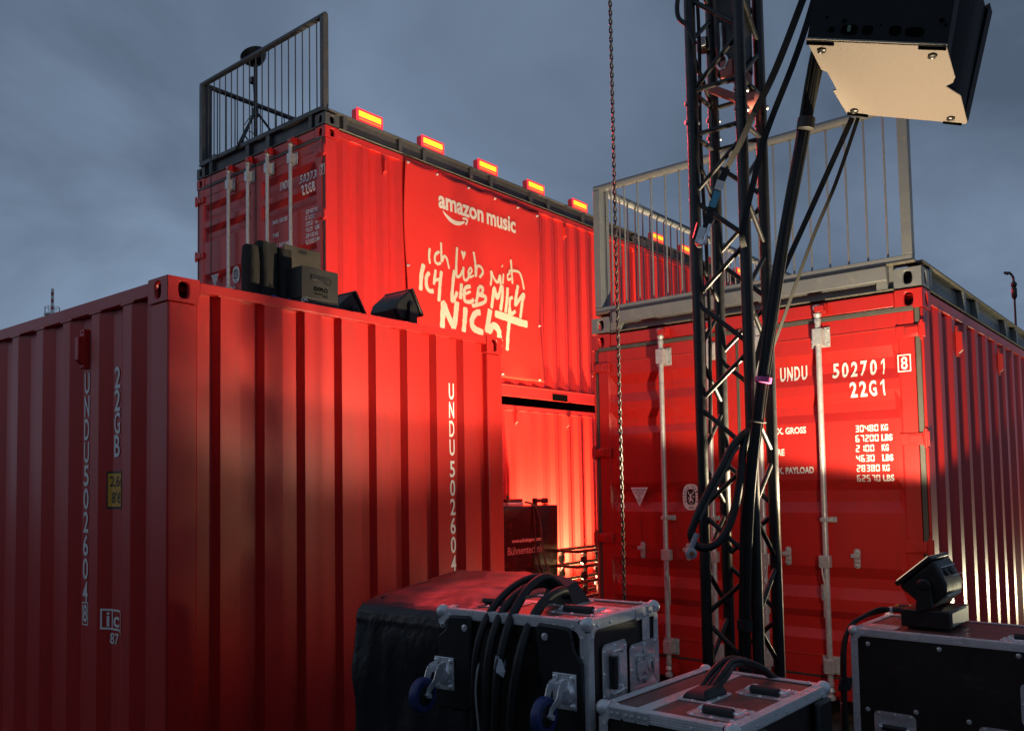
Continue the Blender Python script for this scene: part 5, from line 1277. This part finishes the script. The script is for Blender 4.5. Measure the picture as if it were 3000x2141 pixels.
# long case at right with the stage light on it
W3, D3, H3 = .50, 1.25, .90
E3 = flight_case('long black flight case at right edge with a stage light on its lid', (1.47 + math.sin(R(49)) * 1.25, 3.92 - math.cos(R(49)) * 1.25, .004), R(49), W3, D3, H3)
f3 = lambda y: D3 + y          # measured leftwards-negative from the left corner
for y, z in ((-.073, .837), (-.371, .845), (-.669, .852), (-.062, .548), (-.475, .559), (-.97, .855), (-1.05, .56), (-.267, .566)):
    q = MB(); q.rivet((-.0005 + .004, f3(y), z), (-1, 0, 0), .011); q.build('panel_bolt', ZINC, E3)
dish(E3, (.0035, f3(-.178), .455), Y, Z, X * -1, .088, .095, 'handle'); dish(E3, (.0035, f3(-.60), .45), Y, Z, X * -1, .088, .1, 'handle'); dish(E3, (.0035, f3(-.76), .66), Y, Z, X * -1, .09, .085, 'latch')
vf = join2d(fit(text2d('SMOKE', .03), .458, .538, .735, .757), fit(text2d('FACTORY', .03), .46, .540, .705, .727))
decal('lettering', vf, GREYINK, E3, lambda s, z: (.0030, f3(-s), z - .005))
dish(E3, (.36, f3(-.75), H3 - .0025), Y, X, Z, .10, .075, 'handle'); dish(E3, (.10, f3(-.69), H3 - .0025), Y, X, Z, .10, .06, 'handle'); dish(E3, (.12, f3(-.09), H3 - .0025), Y, X, Z, .08, .06, 'cable')
c49, s49 = math.cos(R(49)), math.sin(R(49))
def on3(x, y, z=0): return Vector((1.47 + x * c49 - y * s49, 3.92 + x * s49 + y * c49, H3 + .003 + z))
moving_light('black stage light with cables plugged in, standing on the long flight case at right', on3(.275, -.285), R(49 - 90), R(-40), .90, True, .222, .095)
for y, l, k in ((.06, 'upper black cable from the stage light over the end of the long flight case', 0), (-.03, 'lower black cable from the stage light over the end of the long flight case', 1)):
    # plugs sit on the fixture's left side (local -x)
    a = R(49 - 90); base = on3(.275, -.285)
    def L_(p): return base + Vector((p[0] * math.cos(a) - p[1] * math.sin(a), p[0] * math.sin(a) + p[1] * math.cos(a), p[2]))
    st = L_((-.17, -.06 if k == 0 else .03, .066))
    pts = [st, L_((-.215, -.09 + .06 * k, .070 - .015 * k)), L_((-.262, -.17 + .04 * k, .042)), L_((-.298, -.245 + .02 * k, .004)), L_((-.312 - .01 * k, -.285 + .01 * k, -.09)), L_((-.314 - .012 * k, -.298 + .012 * k, -.3)), L_((-.312 - .012 * k, -.298, -.5)), L_((-.31 - .012 * k, -.30, -.88))]
    q = MB(); q.tube(smoothpath(pts, 6), .0105, 10); o = q.build('power_cable', BLACKC, None); tag(o, l, 'cable', 'cables of the stage light on the long flight case')
    if k == 1:
        q = MB(); p0 = Vector(pts[5]); q.cyl(p0 + Vector((0, 0, -.03)), p0 + Vector((0, 0, -.13)), .013, n=10); q.build('cable_tag', SIDEP, o)
        q = MB(); q.obox(p0 + Vector((.01, -.005, .05)), (.028, 0, 0), (0, .014, 0), (.008, 0, .03)); q.build('hook_tape', STRAP, o, bevel=.006)

# ------------------------------------------------------------------ tarpaulin covered case
tp = thing('covered_crate', 'big crate under a creased black tarpaulin behind the tall flight case', 'covered crate', (0, 0, 0))
foot = [(-.648, 3.21), (-.36, 4.05), (.05, 4.02), (.20, 3.45), (-.18, 2.93)]
P = []
for i in range(5):
    a, b = Vector((*foot[i], 0)), Vector((*foot[(i + 1) % 5], 0))
    for j in range(44): P.append(a.lerp(b, j / 44))
for _ in range(3): P = [P[i - 1] * .25 + P[i] * .5 + P[(i + 1) % len(P)] * .25 for i in range(len(P))]
cen = Vector((-.17, 3.55, 0)); n = len(P); mb = MB()
prof0 = [(1.0, .01), (1.012, .2), (1.005, .4), (1.012, .6), (1.0, .8), (1.006, .95), (1.0, 1.06), (.992, 1.11), (.975, 1.142), (.94, 1.160), (.88, 1.172), (.78, 1.180), (.66, 1.188), (.5, 1.196), (.34, 1.20), (.18, 1.202), (.06, 1.202)]
prof = []
for (k0, z0_), (k1, z1_) in zip(prof0, prof0[1:]):
    for t in (0, .25, .5, .75): prof.append((k0 + (k1 - k0) * t, z0_ + (z1_ - z0_) * t))
prof.append(prof0[-1])
for j, (k, z) in enumerate(prof):
    for i, p in enumerate(P):
        q = cen + (p - cen) * k
        w = noise.noise((q.x * 6, q.y * 6, z * 5)) * .016 - abs(noise.noise((q.x * 8, q.y * 8, z * 2.2))) * .014 + noise.noise((q.x * 24, q.y * 24, z * 13)) * .002
        d = (p - cen).normalized(); wz = noise.noise((q.x * 4 + 9, q.y * 4, 3)) * .010 - abs(noise.noise((q.x * 6 + 9, q.y * 3, 3))) * .012 + noise.noise((q.x * 26 + 9, q.y * 14, 3)) * .0015
        drop = -.03 * max(0, (q.y - 3.2)) * 0 
        if z > 1.1: mb.v.append((q.x + d.x * w * .4, q.y + d.y * w * .4, z + wz + .03 * (q.y - 3.6)))
        else: mb.v.append((q.x + d.x * w, q.y + d.y * w, z + (.03 * (q.y - 3.6) if z > .9 else 0)))
for j in range(len(prof) - 1):
    for i in range(n): mb.f.append((j * n + i, j * n + (i + 1) % n, (j + 1) * n + (i + 1) % n, (j + 1) * n + i))
mb.f.append(tuple((len(prof) - 1) * n + i for i in range(n)))
mb.build('tarpaulin', TARP, tp)
q = MB()
for j in range(40):
    t = j / 39; q.v.append((0, 0, 0))
q = MB(); q.tube([(-.64 + .29 * t * .9 + .10, 3.22 + .85 * t * .86 + .02, 1.176 + .006 * math.sin(t * 5) + .022 * (t - .45)) for t in [i / 14 for i in range(15)]], .004, 5); q.build('seam', TARP, tp)

# ------------------------------------------------------------------ wrapped rack, small devices, stacked dollies in the gap
def onC(x, y, z): return LB + ub * x + vb * y + Vector((0, 0, z))
rk = thing('wrapped_rack', 'rack wrapped in creased black printed sheeting lettered Bühnentechnik, in the gap', 'equipment rack', onC(1.55, -.60, 0), YB)
q = MB(); q.box(.02, 1.38, .03, .50, 0, 1.30); q.build('rack_body', BLACKP, rk)
def fy_(x, z): return .004 + .018 * noise.noise((x * 3, z * 2, 1)) + .020 * max(0, math.sin((x * 1.2 + z) * 9)) * max(0, .9 - z) - .006
mb = MB(); NX, NZ = 60, 60
for j in range(NZ + 1):
    for i in range(NX + 1):
        x, z = 1.40 * i / NX, 1.325 * j / NZ; mb.v.append((x, fy_(x, z) - .018, z))
for j in range(NZ):
    for i in range(NX): mb.f.append((j * (NX + 1) + i, j * (NX + 1) + i + 1, (j + 1) * (NX + 1) + i + 1, (j + 1) * (NX + 1) + i))
sh = mb.build('front_sheet', FOIL, rk); sh.modifiers.new('thick', 'SOLIDIFY').thickness = .003
q = MB(); q.box(0, 1.405, -.01, .52, 1.305, 1.328); q.box(1.382, 1.405, -.005, .52, 0, 1.305); q.build('side_sheet', FOIL, rk, bevel=.006)
fm = lambda s, z: (s, fy_(s, z) - .0235, z)
xs_ = [.1 * k for k in range(14)]; zs_ = [.1 * k for k in range(14)]
decal('lettering', fit(text2d('www.schokopro.com', .008), .545, 1.075, .905, .965), WHITE, rk, fm, xs_, zs_)
decal('lettering', fit(text2d('Bühnentechnik', .004), .475, 1.14, .785, .875), mat('dim print', (.45, .42, .40), .5), rk, fm, xs_, zs_)
q = MB(); q.box(1.21, 1.36, -.012, -.008, 1.12, 1.265); pl = q.build('paper_label', WHITE, rk)
q = MB()
for i, (a, b) in enumerate(((1.225, 1.27), (1.24, 1.33), (1.235, 1.32), (1.24, 1.33))): q.box(a, b, -.0134, -.0128, 1.238 - .03 * i, 1.242 - .03 * i + (.008 if i == 2 else 0))
q.build('scribble', GREYINK, pl)
tag_ = thing('control_box', 'small pale box lying on top of the wrapped rack, at the left', 'control box', onC(2.12, -.50, 1.33), YB)
q = MB(); q.box(0, .27, -.06, .10, 0, .045); q.build('lower_case', GALV, tag_, bevel=.006); q = MB(); q.box(.005, .265, -.055, .095, .046, .085); q.build('upper_case', HOUS, tag_, bevel=.006); q = MB(); q.cyl((.06, 0, .086), (.06, 0, .13), .018, n=12); q.build('knob', BLACKP, tag_)
tag_ = thing('tape_gun', 'small dark clamp like device on top of the wrapped rack, at the right', 'tool', onC(2.66, -.50, 1.33), YB)
q = MB(); q.box(.02, .20, -.03, .03, .03, .075); q.build('tool_body', HOUS, tag_, bevel=.008); q = MB(); q.lathe((.21, .03, .05), (0, -1, 0), [(.035, 0), (.035, .06)], 16); q.build('roller', BLACKP, tag_); q = MB(); q.box(.0, .03, -.03, .03, 0, .085); q.box(.19, .24, -.03, .03, 0, .012); q.build('foot', BLACKP, tag_, bevel=.004)
for l, pts in (('left thin cable hanging down the front of the wrapped rack', [(2.36, -.60, 1.37), (2.47, -.63, 1.33), (2.475, -.65, 1.1), (2.50, -.65, .8), (2.58, -.66, .6), (2.65, -.68, .45)]),
               ('right pale thin cable hanging down the front of the wrapped rack', [(2.38, -.60, 1.38), (2.50, -.64, 1.33), (2.57, -.66, 1.15), (2.60, -.66, .9), (2.68, -.66, .6), (2.76, -.70, .35)])):
    q = MB(); q.tube([onC(*p) for p in smoothpath(pts, 6)], .009, 8); tag(q.build('rack_cable', BLACKC if 'left' in l else STRAPG, None), l, 'cable', 'cables on the wrapped rack')
hs_ = ['topmost', 'second from top', 'third from top', 'lowest']
for i, z in enumerate((.755, .575, .395, .215)):
    t = thing('wheeled_dolly', hs_[i] + ' dolly in the stack of wheeled dollies beside the wrapped rack', 'dolly', onC(2.96, -.95, z), YB, 'stacked wheeled dollies')
    q = MB(); q.box(-.06, 1.05, .0, .04, 0, .035); q.box(-.06, 1.05, .36, .40, 0, .035); q.box(-.06, .0, .04, .36, .002, .033); q.box(.99, 1.05, .04, .36, .002, .033); q.build('frame', WOOD, t, bevel=.004)
    for x, y in ((.12, .03), (.12, .36), (.88, .03), (.88, .36)):
        f = MB(); f.box(x - .04, x + .04, y - .025, y + .035, -.006, -.0005); f.obox((x + .012, y, -.045), (.012, 0, .012), (0, .026, 0), (.01, 0, .04)); cs = f.build('castor', BLACKP, t, bevel=.003)
        w_ = MB(); w_.lathe((x - .01, y - .017, -.088), (0, 1, 0), [(.050, 0), (.056, .004), (.056, .03), (.050, .034)], 20); w_.build('wheel', BLACKPL, cs)
bl = MB(); bl.tube([onC(3.70, -.70, .02), onC(3.66, -.70, .42)], .02, 8); tag(bl.build('prop_pole', HOUS, None), 'short dark pole leaning at the right end of the stacked dollies', 'pole')

# ------------------------------------------------------------------ far things
ms = thing('radio_mast', 'distant red and white banded mast beyond the left container', 'mast', (-82.0, 148.4, 0))
zt = 37.3
for i in range(9):
    q = MB(); q.cyl((0, 0, zt - (i + 1) * .62), (0, 0, zt - i * .62), .24, n=8); q.build('mast_band', MASTR if i % 2 else MASTW, ms)
q = MB(); q.cyl((0, 0, 0), (0, 0, zt - 9 * .62), .42, n=10); q.build('mast_shaft', MASTW, ms)
q = MB(); q.cyl((0, 0, 32.6), (0, 0, 32.9), 1.3, n=12)
for a in range(8):
    c, s_ = math.cos(R(45 * a)), math.sin(R(45 * a)); q.cyl((1.2 * c, 1.2 * s_, 32.9), (1.2 * c, 1.2 * s_, 34.0), .05, n=6)
    c2, s2 = math.cos(R(45 * a + 45)), math.sin(R(45 * a + 45)); q.cyl((1.2 * c, 1.2 * s_, 34.0), (1.2 * c2, 1.2 * s2, 34.0), .05, n=6)
q.build('platform', MASTW, ms)
sp_ = thing('roof_pole', 'thin dark pole with a drooping head standing on the right container roof', 'pole', td + ub * 5.75 + vb * .42 + Vector((0, 0, .136)), YB)
q = MB(); q.cyl((0, 0, 0), (0, 0, .76), .012, n=10); q.cyl((0, 0, 0), (0, 0, .02), .12, n=16); q.build('shaft', BLACKP, sp_)
q = MB(); q.lathe((0, 0, .76), (0, 0, 1), [(.016, 0), (.030, .03), (.030, .12), (.022, .14), (.034, .165), (.030, .19), (.014, .205)], 14); q.build('grip', BLACKP, sp_)
q = MB(); q.tube(smoothpath([(0, 0, .96), (.0, .005, 1.02), (-.01, .035, 1.07), (-.015, .07, 1.06)]), .014, 8); q.obox((-.015, .06, 1.075), (.02, 0, 0), (0, .034, .006), (0, 0, .014)); q.build('head', BLACKP, sp_, bevel=.006)
